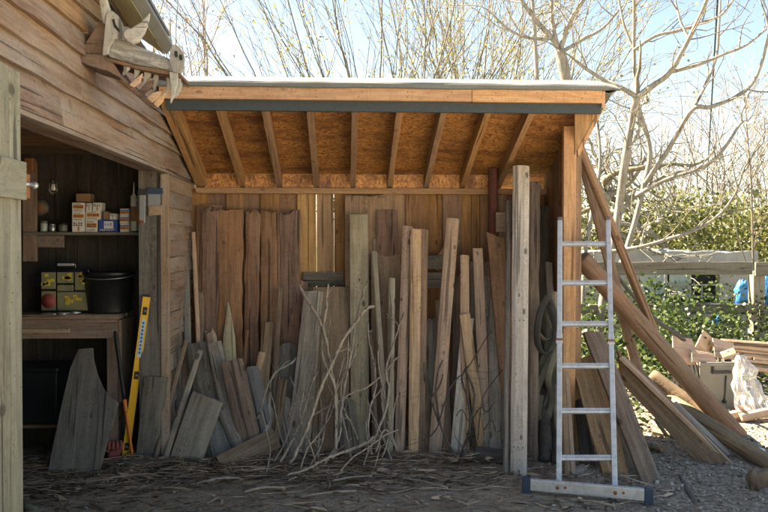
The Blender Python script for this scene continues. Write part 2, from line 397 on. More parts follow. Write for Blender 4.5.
# ------------------------------------------------------------------ ground
def build_ground():
    def axis(a, b, st, lo, hi):
        n = int((b - a) / st); return lo + [a + i * st for i in range(n + 1)] + hi
    xs = axis(-4.5, 5.5, .05, [-400, -120, -40, -15, -7], [7, 10, 16, 40, 120, 400])
    ys = axis(3.2, 8.6, .05, [-60, -15, -3, 1, 2.4], [10, 13, 20, 40, 120, 600])
    vs = []; nx = len(xs)
    for y in ys:
        for x in xs:
            z = 0
            if -4.6 < x < 5.6 and 3 < y < 8.7:
                z = .012 * nz(x * 2.1, y * 2.1) + .012 * nz(x * 7, y * 7, 4) + .006 * nz(x * 23, y * 23, 8)
            vs.append(V((x, y, z)))
    fs = [(j * nx + i, j * nx + i + 1, (j + 1) * nx + i + 1, (j + 1) * nx + i) for j in range(len(ys) - 1) for i in range(nx - 1)]
    mb = MB(); mb.add(vs, fs, 0, True)
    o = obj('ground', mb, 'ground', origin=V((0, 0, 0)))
    tag(o, 'bare earth yard turning to loose grey gravel on the right', 'ground', kind='structure')
build_ground()
# ------------------------------------------------------------------ barn
OY0, OY1 = 2.72, 5.22                       # doorway
HZ = 2.015                                  # doorway head
barn = thing('barn', 'weatherboarded timber barn with an open doorway onto a dark workshop', 'barn', (XW, 4.0, 0))
def roofz(y): return 3.24 - .13 * y
def weatherboards():
    mb = MB(); rng = random.Random(5); z = HZ; k = 0
    while z < 3.15:
        pitch = .153 if k == 0 else .111
        segs = [(.9, 3.1 + rng.uniform(-.3, .5)), (None, 6.25)]
        y = .9
        cuts = sorted([2.2 + rng.random() * 1.5, 4.2 + rng.random() * 1.2]) + [6.25]
        for c in cuts:
            n = max(2, int((c - y) / .12)); so = rng.random() * 50; bid = rng.random()
            vs = []; fs = []
            for i in range(n + 1):
                yy = y + (c - .003 - y) * i / n
                zt = min(z + pitch + .02, roofz(yy) + .05); zb_ = min(z + .008 * nz(so, yy * 3) + .004 * nz(so, yy * 11), zt - .004)
                o1 = .036 + .006 * nz(so + 5, yy * 2.5)
                vs += [V((XW + o1, yy, zb_)), V((XW + .008, yy, zt)), V((XW - .012, yy, zt)), V((XW + o1 - .024, yy, zb_ + .002))]
            for i in range(n):
                a, b = i * 4, i * 4 + 4
                for q in range(4): fs.append((a + q, b + q, b + (q + 1) % 4, a + (q + 1) % 4))
            fs += [(3, 2, 1, 0), (n * 4, n * 4 + 1, n * 4 + 2, n * 4 + 3)]
            mb.add(vs, fs, bid); y = c
        z += pitch; k += 1
    z = .04                                  # behind the far jamb, down to the ground
    while z < HZ - .02:
        bid = rng.random(); h = min(.115, HZ - z)
        vs = []
        for yy in (OY1 + .075, 6.25):
            vs += [V((XW + .026 + rng.uniform(-.004, .004), yy, z)), V((XW + .008, yy, z + h + .012)), V((XW - .012, yy, z + h + .012)), V((XW + .006, yy, z))]
        mb.add(vs, [(0, 4, 5, 1), (1, 5, 6, 2), (2, 6, 7, 3), (3, 7, 4, 0), (3, 2, 1, 0), (4, 5, 6, 7)], bid)
        z += .115
    z = .04                                  # near side of the doorway
    while z < HZ - .02:
        bid = rng.random(); vs = []
        for yy in (.9, OY0 - .05):
            vs += [V((XW + .026, yy, z)), V((XW + .008, yy, z + .19)), V((XW - .012, yy, z + .19)), V((XW + .006, yy, z))]
        mb.add(vs, [(0, 4, 5, 1), (1, 5, 6, 2), (2, 6, 7, 3), (3, 7, 4, 0), (3, 2, 1, 0), (4, 5, 6, 7)], bid)
        z += .181
    obj('cladding', mb, 'clad', barn, 'Y')
weatherboards()
mb = MB()                                    # header: soffit face of the doorway
mb.box(XW - WT, XW - .013, OY0 - .1, OY1 + .1, HZ, HZ + .16, .3)
mb.box(XW - .012, XW + .034, OY0 - .2, OY1 + .12, HZ - .022, HZ - .001, .8)
obj('header', mb, 'clad', barn, 'Y', bevel=.003)
mb = MB(); mb.box(XW - WT, XW - .02, OY1, OY1 + .07, 0, HZ - .002, .15)
obj('jamb', mb, 'dgrey', barn, 'Z', bevel=.003)
mb = MB(); mb.box(XW - .018, XW + .036, OY1 - .012, OY1 + .035, 0, HZ - .024, .65)
obj('corner_trim', mb, 'clad', barn, 'Z', bevel=.003)
mb = MB(); mb.box(XW - WT, XW - .02, OY0 - .1, OY0, 0, HZ - .002, .2)
obj('jamb', mb, 'brown', barn, 'Z')
IX0, IX1, IY0, IY1 = -4.4, XW - WT, .9, 5.72  # workshop inside
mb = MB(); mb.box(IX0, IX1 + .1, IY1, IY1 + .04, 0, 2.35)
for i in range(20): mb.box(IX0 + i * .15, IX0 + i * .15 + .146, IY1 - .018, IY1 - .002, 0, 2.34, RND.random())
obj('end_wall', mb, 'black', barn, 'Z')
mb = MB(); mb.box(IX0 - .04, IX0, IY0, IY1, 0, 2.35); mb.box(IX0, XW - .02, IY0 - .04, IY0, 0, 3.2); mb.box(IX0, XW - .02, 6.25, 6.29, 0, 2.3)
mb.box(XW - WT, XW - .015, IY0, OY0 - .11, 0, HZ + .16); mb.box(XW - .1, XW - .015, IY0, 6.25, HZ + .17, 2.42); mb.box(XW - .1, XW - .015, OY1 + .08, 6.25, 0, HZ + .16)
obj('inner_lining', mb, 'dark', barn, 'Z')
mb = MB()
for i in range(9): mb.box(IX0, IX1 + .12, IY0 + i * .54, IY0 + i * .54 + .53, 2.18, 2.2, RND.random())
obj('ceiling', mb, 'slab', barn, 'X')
mb = MB(); mb.hexa([V((-4.6, .7, roofz(.7) + .03)), V((XW + .02, .7, roofz(.7) + .03)), V((XW + .02, 6.3, roofz(6.3) + .03)), V((-4.6, 6.3, roofz(6.3) + .03))],
                   [V((-4.6, .7, roofz(.7) + .09)), V((XW + .02, .7, roofz(.7) + .09)), V((XW + .02, 6.3, roofz(6.3) + .09)), V((-4.6, 6.3, roofz(6.3) + .09))])
obj('roof', mb, 'feltd', barn, 'Y')
def strip(y0, y1, x0, z0, x1, z1, k, th, name, mat):
    a = [V((x0, y0, z0 - k * y0)), V((x1, y0, z1 - k * y0)), V((x1, y1, z1 - k * y1)), V((x0, y1, z0 - k * y1))]
    m_ = MB(); m_.hexa(a, [p + V((-.2 * th, 0, th)) for p in a], RND.random()); return obj(name, m_, mat, barn, 'Y', bevel=.002)
e = XW - at_y(190, 245, YB).x
strip(.8, 4.36, XW + .045, 3.275, XW + .222, 3.155, .13, .025, 'soffit', 'bargew')
strip(.8, 4.36, XW + .012, 3.30, XW + .043, 3.285, .13, .03, 'soffit', 'rust')
strip(.8, 4.37, XW + .224, 3.16, XW + .262, 3.205, .13, .03, 'verge_trim', 'greyp')
strip(.8, 4.36, XW - .1, 3.33, XW + .25, 3.262, .13, .03, 'roof_edge', 'felt')
# far door leaf folded flat against the wall, seen from its free edge
XD = XW + .09; DE = at_x(22, 300, XD).y
mb = MB(); rng = random.Random(3)
for i, (a, b) in enumerate(((1.36, 1.525), (1.53, 1.70), (1.705, 1.875), (1.88, 2.05), (2.055, 2.22), (2.225, 2.395), (2.40, at_x(10.5, 300, XD).y), (at_x(10.5, 300, XD).y + .004, DE))):
    mb.box(XD - .022, XD, a, b, .03, 2.115 + rng.uniform(-.008, .008), rng.random())
d_ = obj('door', mb, 'door', barn, 'Z', origin=V((XD, 2.68, 0)), bevel=.003)
for zz in (1.66, .35):
    mb = MB(); mb.box(XD + .002, XD + .026, 1.38, at_x(27, 190, XD + .026).y, zz, zz + .135, .4); obj('ledge', mb, 'door', d_, 'Y', bevel=.003)
mb = MB(); mb.cyl(V((XD + .01, DE, 1.72)), V((XD + .01, DE + .09, 1.72)), .008); mb.cyl(V((XD + .01, DE + .08, 1.72)), V((XD + .01, DE + .095, 1.72)), .014)
obj('bolt', mb, 'steel', d_, 'Y')
mb = MB(); mb.box(XD - .02, XD + .002, DE + .045, DE + .075, 1.67, 1.76); obj('bolt_plate', mb, 'rusty', d_, 'Y', bevel=.004)
# ------------------------------------------------------------------ wood store
store = thing('wood_store', 'open fronted lean to wood store with felt roof beside the barn', 'wood store', (.2, POST_Y, 0))
zr_f = at_y(345, 110.5, 4.98).z; zr_b = at_y(353, 187.5, YB).z
def raf_z(y): return zr_f + (y - 4.98) / (YB - 4.98) * (zr_b - zr_f)
def sloped(x0, x1, y0, y1, dz0, dz1, mbx, bid=0.0):
    bot = [V((x0, y0, raf_z(y0) + dz0)), V((x1, y0, raf_z(y0) + dz0)), V((x1, y1, raf_z(y1) + dz0)), V((x0, y1, raf_z(y1) + dz0))]
    mbx.hexa(bot, [p + V((0, 0, dz1 - dz0)) for p in bot], bid)
XL = XW + .045; X_END = at_y(601, 105, FY).x
slope_rot = Matrix.Rotation(math.atan2(zr_b - zr_f, YB - 4.98), 3, 'X') @ GR['Y']
xc = at_y(353, 188, YB).x; pitch = (at_y(466, 188, YB).x - at_y(246, 188, YB).x) / 6
RAFX = []
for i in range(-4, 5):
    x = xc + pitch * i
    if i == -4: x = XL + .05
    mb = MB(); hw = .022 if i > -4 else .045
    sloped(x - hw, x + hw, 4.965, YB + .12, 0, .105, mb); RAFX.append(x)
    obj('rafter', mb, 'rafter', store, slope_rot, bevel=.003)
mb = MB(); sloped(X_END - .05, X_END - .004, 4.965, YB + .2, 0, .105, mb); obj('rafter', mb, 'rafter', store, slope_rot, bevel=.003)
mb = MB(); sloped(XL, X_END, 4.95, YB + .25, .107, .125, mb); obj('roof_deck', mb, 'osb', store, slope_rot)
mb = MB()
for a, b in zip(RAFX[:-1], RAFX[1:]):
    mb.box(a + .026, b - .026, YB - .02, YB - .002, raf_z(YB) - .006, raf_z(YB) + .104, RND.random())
obj('lit_deck_strip', mb, 'osb_lit', store, 'X')  # added pieces, paler to stand for light reflected at the deck's back end
mb = MB(); mb.box(XL + .01, XR + .1, YB - .05, YB - .003, raf_z(YB) - .055, raf_z(YB) - .008); obj('wall_plate', mb, 'rafter', store, 'X', bevel=.003)
# front edge, bottom to top
z1, z2, z3, z4 = (at_y(345, v, FY).z for v in (110.5, 101, 90, 79))
xl = at_y(160, 105, FY).x
mb = MB(); mb.box(xl + .04, X_END, FY, FY + .03, z1 - .005, z2 + .01); obj('front_beam', mb, 'feltd', store, 'X', bevel=.003)
mb = MB(); xm = at_y(471, 95, FY).x
mb.box(xl, xm - .0015, FY - .034, FY - .002, z2, z3 + .03, .1); mb.box(xm + .0015, X_END - .002, FY - .034, FY - .002, z2 - .002, z3 + .03, .9)
obj('fascia_board', mb, 'new', store, 'X', bevel=.003)
mb = MB(); mb.box(X_END - .0015, X_END + .022, FY - .02, FY + .02, z2 - .03, z3 + .01); obj('end_block', mb, 'new', store, 'Z', bevel=.003)
mb = MB(); rng = random.Random(6)
for x in [xl + .12 + .295 * i for i in range(10)]:
    for z in (z2 + .022, z3 - .014):
        q = V((x + rng.uniform(-.02, .02), FY - .0335, z + rng.uniform(-.006, .006))); mb.cyl(q, q + V((0, -.002, 0)), .0042, sides=8)
obj('nail_heads', mb, 'rusty', store, 'X')
def felt_roof():
    x1 = at_y(619, 85, FY).x; n = 60; vs = []; fs = []
    prof = [(FY - .04, z3 + .004), (FY - .056, z3 + .010), (FY - .064, z3 + .03), (FY - .055, z3 + .042), (FY + .07, z4 + .024), (FY + .16, z4 + .012), (YB + .3, raf_z(YB + .3) + .15), (YB + .31, raf_z(YB + .3) + .128), (FY + .12, z4 - .034), (FY - .012, z3 + .034)]
    m = len(prof)
    for i in range(n + 1):
        x = xl - .01 + (x1 - xl) * i / n
        k = max(0, (x - X_END - .005) / (x1 - X_END))
        for q, (y, z) in enumerate(prof):
            zz = z + .005 * nz(x * 2.2, q * .7) + .002 * nz(x * 9, q) - (.035 * k * k if q in (0, 1, 9) else .028 * k)
            if q in (0, 1, 9): zz += .03 * k
            vs.append(V((x + (0 if i < n else .01 * nz(q * .9)), y + .004 * nz(x * 3, q), zz)))
    for i in range(n):
        for q in range(m): fs.append((i * m + q, i * m + (q + 1) % m, (i + 1) * m + (q + 1) % m, (i + 1) * m + q))
    fs += [tuple(range(m)), tuple(n * m + q for q in range(m - 1, -1, -1))]
    mb = MB(); mb.add(vs, fs, 0, False); ro = obj('roof_felt', mb, 'felt', store, 'X')
    fl = MB(); f0 = X_END + .005
    pts = [V((f0 - .03 + .155 * t, FY - .05 + .05 * math.sin(t * 3), z3 + .012 - .035 * math.sin(t * 2.8) + .03 * t)) for t in (0, .25, .5, .75, 1)]
    for a, b in zip(pts[:-1], pts[1:]):
        fl.hexa([a, b, b + V((0, .16, 0)), a + V((0, .16, 0))], [p + V((0, 0, .006)) for p in (a, b, b + V((0, .16, 0)), a + V((0, .16, 0)))], 0)
    obj('felt_flap', fl, 'felt', ro, 'X')
felt_roof()
# back wall: upright feather-edge boards with thin daylight gaps
def back_wall():
    mb = MB(); pale = MB(); rng = random.Random(8)
    edges = [188, 209.5, 226.5, 243.5, 261, 279, 297.5, 316.5, 334, 352, 371, 388, 406, 425, 443, 462, 480, 499, 518, 537, 556]
    top = raf_z(YB) - .012
    for k, (a, b) in enumerate(zip(edges[:-1], edges[1:])):
        x0 = at_y(a, 230, YB).x; x1 = at_y(b, 230, YB).x
        gap = .0021 if k in (6, 7) else .0025 if k in (0, 12, 14, 18) else .001
        z0 = -.03; n = 16; so = rng.random() * 60; vs = []; fs = []
        for j in range(n + 1):
            z = z0 + (top - z0) * j / n
            g0 = max(0, gap + .0032 * nz(so, z * 4)) if gap > .002 else -.006
            dy = rng.uniform(0, .001)
            vs += [V((x0 + .0005 - (.012 if gap <= .002 and k % 2 else 0), YB + (k % 2) * .021 + dy, z)), V((x1 - max(g0, .0005), YB + .006 + (k % 2) * .021, z)), V((x1 - max(g0, .0005), YB + .018 + (k % 2) * .021, z)), V((x0 + .0005 - (.012 if gap <= .002 and k % 2 else 0), YB + .018 + (k % 2) * .021, z))]
        for j in range(n):
            for q in range(4): fs.append((j * 4 + q, j * 4 + (q + 1) % 4, j * 4 + 4 + (q + 1) % 4, j * 4 + 4 + q))
        fs += [(3, 2, 1, 0), (n * 4, n * 4 + 1, n * 4 + 2, n * 4 + 3)]
        (pale if k in (6, 7, 11) else mb).add(vs, fs, rng.random())
    # counter-battens close the joints that are tight in the photo
    for k, b in enumerate(edges[1:-1]):
        if k in (0, 6, 7, 12, 14): continue
        x = at_y(b, 230, YB).x; mb.box(x - .03, x + .03, YB + .042, YB + .055, -.03, top, rng.random())
    bw = obj('back_wall', mb, 'wallw', store, 'Z')
    obj('pale_boarding', pale, 'wallg', bw, 'Z')
back_wall()
# right side: post, corner boards, side wall stopping short of the ground
px0, px1 = at_y(563.5, 245, POST_Y).x, at_y(576, 245, POST_Y).x
mb = MB(); mb.box(px0, px1, POST_Y, POST_Y + .045, -.1, raf_z(POST_Y) + .1); obj('corner_post', mb, 'new', store, 'Z', bevel=.004)
mb = MB(); mb.box(px1 + .004, px1 + .05, POST_Y + .03, POST_Y + .06, .9, raf_z(POST_Y) + .1, .5); mb.box(px1 + .004, px1 + .05, POST_Y + .03, POST_Y + .06, -.1, .896, .1)
obj('edge_board', mb, 'tan', store, 'Z', bevel=.003)
mb = MB(); y = POST_Y + .05; zb_ = at_y(550, 293, 5.6).z
while y < YB + .02:
    y2 = min(y + .125, YB + .06)
    mb.hexa([V((XR + .03, y, zb_)), V((XR + .05, y, zb_)), V((XR + .05, y2 - .002, zb_)), V((XR + .03, y2 - .002, zb_))],
            [V((XR + .03, y, raf_z(y) + .1)), V((XR + .05, y, raf_z(y) + .1)), V((XR + .05, y2 - .002, raf_z(y2) + .1)), V((XR + .03, y2 - .002, raf_z(y2) + .1))], RND.random())
    y = y2
obj('side_wall', mb, 'slab', store, 'Z')
# splayed gusset under the verge: triangle with an orange sawn edge
gy = 5.0
g = [at_y(600, 113, gy), at_y(577, 113, gy), at_y(577, 154, gy), at_y(581, 154, gy)]
g2 = [at_y(600, 113, gy), V((g[1].x, gy, g[0].z)), V((g[1].x, gy + .30, g[2].z + .02)), V((g[3].x + .02, gy + .30, g[2].z + .02))]
mb = MB(); mb.prism([at_y(602, 112.5, gy), at_y(598, 112.5, gy), at_y(577.5, 150, gy), at_y(578.5, 157, gy)], V((0, .03, 0)), .2)
obj('gusset_edge', mb, 'new', store, 'Z', bevel=.002)
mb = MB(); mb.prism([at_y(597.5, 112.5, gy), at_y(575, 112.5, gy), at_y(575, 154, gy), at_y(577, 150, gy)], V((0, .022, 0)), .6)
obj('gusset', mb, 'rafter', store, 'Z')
def grow(mb, p, d, L, r, lev, rng, cfg, tips):
    seg = cfg.get('seg', .16); n = max(3, int(L / seg)); seg = L / n; pts = [p]; rr = [r]
    kids = []
    for i in range(n):
        d = (d + V((rng.gauss(0, 1), rng.gauss(0, 1), rng.gauss(0, 1))) * cfg['wig'] + V((0, 0, cfg['up']))).normalized()
        p = p + d * seg; t = (i + 1) / n; pts.append(p); rr.append(max(r * (1 - .72 * t), cfg['rmin']))
        if lev > 0 and t > cfg.get('t0', .15) and rng.random() < cfg['dens'] * seg:
            a = d.orthogonal().normalized(); a = Matrix.Rotation(rng.random() * 6.28, 3, d) @ a
            ang = rng.uniform(*cfg['ang']); kids.append((p, (d * math.cos(ang) + a * math.sin(ang)).normalized(), L * rng.uniform(*cfg['len']) * (1.1 - .5 * t), rr[-1] * rng.uniform(.5, .75)))
    mb.tube(pts, rr, cfg.get('sides', [3, 4, 5, 6])[min(lev, 3)], caps=False); tips.append((pts, lev))
    for k in kids: grow(mb, *k, lev - 1, rng, cfg, tips)
# ------------------------------------------------------------------ boards leaning in the store (photo px: bottom, top, width, depth of the top)
def stand(*a, **k): return plank(*a, **k)
# brown waney slabs against the back wall, left half
for lab, b, t, w, Y, mat, kw in [
    ('darker brown slab standing hindmost at the left end of the back wall', (207, 444), (209, 205), 25, 6.06, 'slab', dict(tip='saw')),
    ('leftmost of the five tall reddish brown slabs, with a pale chewed top end', (212, 444), (212, 207), 20, 6.00, 'slab', dict(tip='ragged', waney=.014)),
    ('wide ragged reddish brown slab, second of the five tall ones, with a notched top', (229, 444), (231, 209), 24, 5.99, 'slab', dict(tip='ragged', waney=.02)),
    ('narrow middle slab of the five tall reddish brown ones', (250, 444), (253, 209), 14, 6.00, 'slab', dict(tip='ragged', waney=.012)),
    ('fourth tall reddish brown slab from the barn, with a flat rough top', (270, 444), (270, 208), 19, 6.00, 'slab', dict(tip='ragged', waney=.01)),
    ('rightmost of the five tall reddish brown slabs, its side edge pale', (289, 444), (290, 209), 20, 5.99, 'slab', dict(tip='ragged', waney=.014)),
    ('very dark slab in shade behind the wide grey board', (302, 446), (296, 272), 22, 5.92, 'slab', dict(tip='slant', waney=.01)),
]:
    stand(lab, b, t, w, Y, mat, .032, name='slab', cat='slab', **kw)
# thin pieces in the corner by the barn
stand('thin blue grey batten standing in the corner beside the barn weatherboards', (190, 455), (185, 236), 7, 6.02, 'blue', .02)
stand('slim orange brown lath leaning in the corner beside the barn', (203, 452), (193, 232), 4.5, 5.96, 'pink', .018, wt=4)
stand('dark narrow offcut leaning low in the corner by the barn', (178, 458), (176, 275), 8, 5.85, 'dgrey', .02, tip='ragged')
stand('slim grey brown board standing behind the pile in the barn corner', (199, 452), (200, 290), 8, 5.9, 'brown', .02)
stand('greenish fence paling with a pointed top leaning on the brown slabs', (232, 452), (228, 300), 13, 5.86, 'green', .018, tip='point', name='fence_paling', cat='paling')
stand('short chunky offcut with a frayed pale end among the grey boards', (222, 452), (210, 330), 11, 5.75, 'pink', .03, tip='ragged')
stand('dark grey board leaning right behind the pale sawn end at left', (216, 462), (195, 343), 20, 5.62, 'dgrey', .022)
stand('mid grey board leaning hard left over the dark grey one', (240, 462), (214, 342), 14, 5.58, 'grey', .02)
stand('short brown batten with a square top leaning right against the slabs', (257, 458), (268, 322), 11, 5.74, 'brown', .022)
stand('tall narrow brown batten leaning right between slab and short batten', (270, 456), (280, 288), 5.5, 5.8, 'brown', .018)
stand('grey board with rounded top corners behind the white sticks', (284, 456), (287, 343), 20, 5.7, 'dgrey', .02, tip='round')
stand('blue grey round topped board tucked behind the pale brown plank', (272, 458), (251, 366), 15, 5.56, 'blue', .022, tip='round')
stand('bluish grey board mostly hidden low behind the diagonal offcut', (226, 464), (207, 398), 20, 5.45, 'blue', .02)
stand('tiny brown block end showing beside the blue grey board', (268, 456), (265, 368), 6, 5.6, 'brown', .03)
stand('clean pale brown plank leaning left in front of the grey pile', (255, 462), (231, 360), 22, 5.42, 'tan', .024)
stand('wide pale grey board end leaning right at the front of the left pile', (183, 465), (207, 397), 33, 5.22, 'grey', .03, tip='saw', roll=-.12)
stand('thin weathered batten leaning right across the left pile', (162, 465), (200, 350), 6, 5.4, 'grey', .02)
stand('dark slim stake leaning right just past the yellow level', (153, 465), (186, 340), 4.5, 5.45, 'brown', .016)
stand('mossy dark grey board against the barn corner beside the level', (147, 462), (156, 377), 24, 5.19, 'dgrey', .022)
stand('dark short board end showing at the back of the left pile beside the corner', (176, 460), (181, 352), 15, 5.66, 'brown', .024, tip='ragged')
stand('pale narrow offcut leaning right behind the clean pale brown plank', (242, 456), (262, 352), 7, 5.62, 'pink', .02)
stand('dull grey board stub leaning left under the rounded grey board', (293, 458), (281, 392), 16, 5.5, 'grey', .022, tip='slant')
stand('brown splintered board stub standing left of the wide dark grey board', (272, 460), (283, 376), 9, 5.5, 'brown', .022, tip='ragged')
stand('thin dark lath leaning right in front of the barn corner boards', (168, 462), (181, 300), 4, 5.7, 'dgrey', .014)
stand('low wide grey board stub at the foot of the brown grey board', (352, 458), (344, 398), 20, 5.42, 'dgrey', .022, tip='ragged')
stand('slim brown lath leaning left close to the right edge of the green board', (377, 456), (371, 330), 4.5, 5.6, 'brown', .016)
stand('shaded tan board standing behind the dark forked twig', (447, 452), (441, 300), 11, 5.86, 'tan', .022)
for lab, b, t, w, Y, mat, kw in [
    ('greyish board standing behind the two pale green battens, top cut on a slant', (381, 448), (379, 238), 12, 5.97, 'grey', dict(tip='slant')),
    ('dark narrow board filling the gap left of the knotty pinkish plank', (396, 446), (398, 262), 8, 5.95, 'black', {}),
    ('short weathered board standing behind the broad bright plank at its left', (430, 447), (432, 318), 13, 5.86, 'grey', dict(tip='ragged')),
    ('brown board with a bark edge standing right of the broad bright plank', (456, 446), (460, 276), 12, 5.93, 'brown', dict(waney=.008)),
    ('greyed narrow board standing behind the long bleached plank', (474, 446), (475, 262), 9, 5.93, 'grey', {}),
    ('tan narrow board leaning left just behind the palings', (503, 448), (486, 262), 8, 5.9, 'tan', {}),
    ('dark brown board in shade between the wide grey board and brown grey board', (314, 447), (318, 300), 13, 5.9, 'brown', {}),
    ('short pale stub standing before the fourth reddish brown slab', (262, 460), (273, 392), 8, 5.52, 'white', dict(tip='saw')),
    ('knotty grey stub leaning right low at the left pile centre', (246, 464), (222, 408), 11, 5.36, 'grey', dict(tip='ragged')),
    ('thin reddish lath leaning right behind the clean pale brown plank', (236, 456), (247, 330), 4, 5.74, 'slab', {}),
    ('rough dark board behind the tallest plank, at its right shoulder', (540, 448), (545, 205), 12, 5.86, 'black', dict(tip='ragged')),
    ('thin weathered board leaning behind the straps toward the post', (560, 458), (549, 262), 7, 5.72, 'grey', {}),
]:
    stand(lab, b, t, w, Y, mat, .022, **kw)
# diagonal offcut lying against the pile
def slanted(label, a, b, Ya, Yb, w, mat, th=.022, name='plank', cat='plank', za=None, roll=.9, group=STORE, **kw):
    A = at_y(*a, Ya) if za is None else at_z(*a, za); B = at_y(*b, Yb)
    ax = (B - A).normalized(); n = V((0, 1, 0)) - ax * ax.y; n.normalize(); u = n.cross(ax)
    rot = (Matrix((u, n, ax)).transposed()) @ Matrix.Rotation(roll, 3, 'Z'); PN[0] += 1
    mb = plank_mesh((B - A).length, w * scale_at(A), w * scale_at(B), th, PN[0] * 7 + 3, waney=kw.pop('waney', .002), **kw)
    m = Matrix.Translation(A) @ rot.to_4x4(); mb.v = [tuple(m @ V(p)) for p in mb.v]
    return tag(obj(name, mb, mat, None, rot, A, bevel=.002), label, cat, group)
slanted('dull brown offcut lying diagonally on the litter at the pile foot', (221, 466), (277, 437), 5.02, 5.25, 21, 'brown', .03, roll=-.25)
# middle: behind
stand('horizontal topped wide brown sheet standing against the middle of the back wall', (370, 439), (370, 194), 50, 6.04, 'tan', .022, tip='ragged', ragged=.008)
stand('rough brown board in front of the wide sheet, top at head height', (386, 441), (387, 210), 22, 5.99, 'slab', .022, waney=.006)
stand('broad plain brown board with a straight top behind the green battens', (389, 452), (388, 254), 34, 5.93, 'brown', .02)
stand('tall yellow green treated board standing upright near the middle', (360, 452), (359, 214), 18.5, 5.9, 'green', .024)
stand('wide brown grey board behind the tangle of sticks', (330, 455), (332, 287), 37, 5.82, 'brown', .024)
stand('wide dark grey board leaning right behind the sticks', (297, 457), (314, 291), 24, 5.74, 'grey', .026, wt=19)
slanted('dark blue grey board lying level across the back wall above the brown sheets', (303, 279), (344, 279), 6.07, 6.07, 14, 'dgrey', .02, roll=0)
stand('slim pale green batten leaning left with a square cut top', (388, 456), (374, 251), 5.5, 5.7, 'green', .02)
stand('short pale green batten standing straight beside the pinkish plank', (390, 457), (392, 278), 6.5, 5.62, 'green', .022)
pk1 = stand('pinkish sawn plank with dark knots, left of the pair with screw holes', (399, 457), (408, 226), 10, 5.72, 'pink', .03)
pk2 = stand('pale plank with rows of screw holes, right of the knotty pinkish one', (414, 458), (416, 229), 11, 5.66, 'pink', .03)
stand('shaded narrow plank close behind the plank with screw holes', (420, 452), (424, 229), 9, 5.76, 'tan', .03)
stand('dark brown board end leaning left behind the twigs', (430, 452), (420, 330), 10, 5.7, 'brown', .02)
stand('broad bright sawn plank leaning right alone against the dark gap', (435, 454), (453, 218), 13, 5.76, 'pink', .036)
slanted('short triangle of orange board wedged behind the broad bright plank', (434, 268), (457, 238), 6.0, 6.0, 10, 'tan', .02, roll=0)
slanted('stacked dark shingle board end lying level in the gap, upper one', (424, 262), (446, 262), 5.98, 5.98, 14, 'dgrey', .03, roll=0)
slanted('stacked dark shingle board end lying level in the gap, lower one', (424, 280), (446, 280), 5.96, 5.96, 15, 'dgrey', .03, roll=0)
stand('narrow plank with a square top behind the knotty bleached one', (465, 454), (465, 255), 9, 5.74, 'pink', .024)
stand('long bleached plank with a joint near its top leaning left', (487, 453), (478, 248), 10, 5.72, 'pink', .026)
stand('whitened plank leaning right with its foot in the twigs', (456, 455), (468, 318), 12, 5.62, 'white', .024)
stand('knotty pale board leaning left across the whitened plank', (484, 455), (465, 314), 10.5, 5.54, 'pink', .022)
stand('grey green old paling standing left of three beside the tall plank', (487, 456), (485, 276), 8, 5.85, 'grey', .02, name='fence_paling', cat='paling')
stand('pale grey old paling standing in the middle of three beside the tall plank', (496, 456), (494, 276), 12, 5.8, 'grey', .02, tip='slant', name='fence_paling', cat='paling')
stand('darkest old paling standing right of three beside the tall plank', (506, 456), (503, 284), 9, 5.83, 'dgrey', .02, name='fence_paling', cat='paling')
stand('dark brown slab leaning left against the red painted post', (516, 452), (495, 231), 17, 5.72, 'slab', .03, tip='slant', waney=.006)
stand('dark red painted post standing at the back under the roof', (496, 434), (494, 168), 9, 5.95, 'red', .05, name='post', cat='post')
stand('brown board standing in shade right of the red post', (503, 436), (501, 195), 12, 6.02, 'brown', .03)
o = slanted('small pale wood block with a knot held up beside the red post', (496, 222), (507, 222), 5.8, 5.8, 20, 'tan', .06, roll=0, name='wood_block', cat='wood block', waney=0)
pk3 = stand('tallest plank in the store, bleached at the foot, reaching the rafters', (518, 477), (521, 165), 16.5, 5.56, 'white', .045, roll=-.28)
stand('waney edged brown plank right behind the tallest bleached plank', (533, 462), (535, 181), 12, 5.62, 'brown', .04, waney=.012, tip='round')
stand('grey strip of board standing on edge just left of the tallest plank', (506, 476), (509, 200), 5, 5.62, 'grey', .03)
for i, (b, t, w, lab) in enumerate([((545, 462), (541, 378), 13, 'dark rotten log piece standing upright under the hanging straps'), ((556, 464), (552, 395), 9, 'smaller dark log piece standing nearer the ladder under the straps')]):
    B = at_z(*b); T = at_y(*t, 5.55); mb = MB()
    pts = smooth([B, B.lerp(T, .35) + V((.012, 0, 0)), B.lerp(T, .7) + V((-.008, 0, 0)), T], 4); r = w / 2 * scale_at(B)
    mb.tube(pts, [r * (1 + .15 * nz(i * 5, k * .6)) for k in range(len(pts))], 12); tag(obj('log', mb, 'darkbark', None, 'Z'), lab, 'log')
for o_, zs in ((pk1, (.42, .45, 1.31)), (pk2, (.10, .13, .42, 1.28, 1.31))):
    dots(o_, [(u, z + .006 * k, .0035) for z in zs for k, u in enumerate((-.024, -.008, .01, .026))])
dots(pk3, [(u, z, .004) for z in (.20, 1.06) for u in (-.03, 0, .03)])
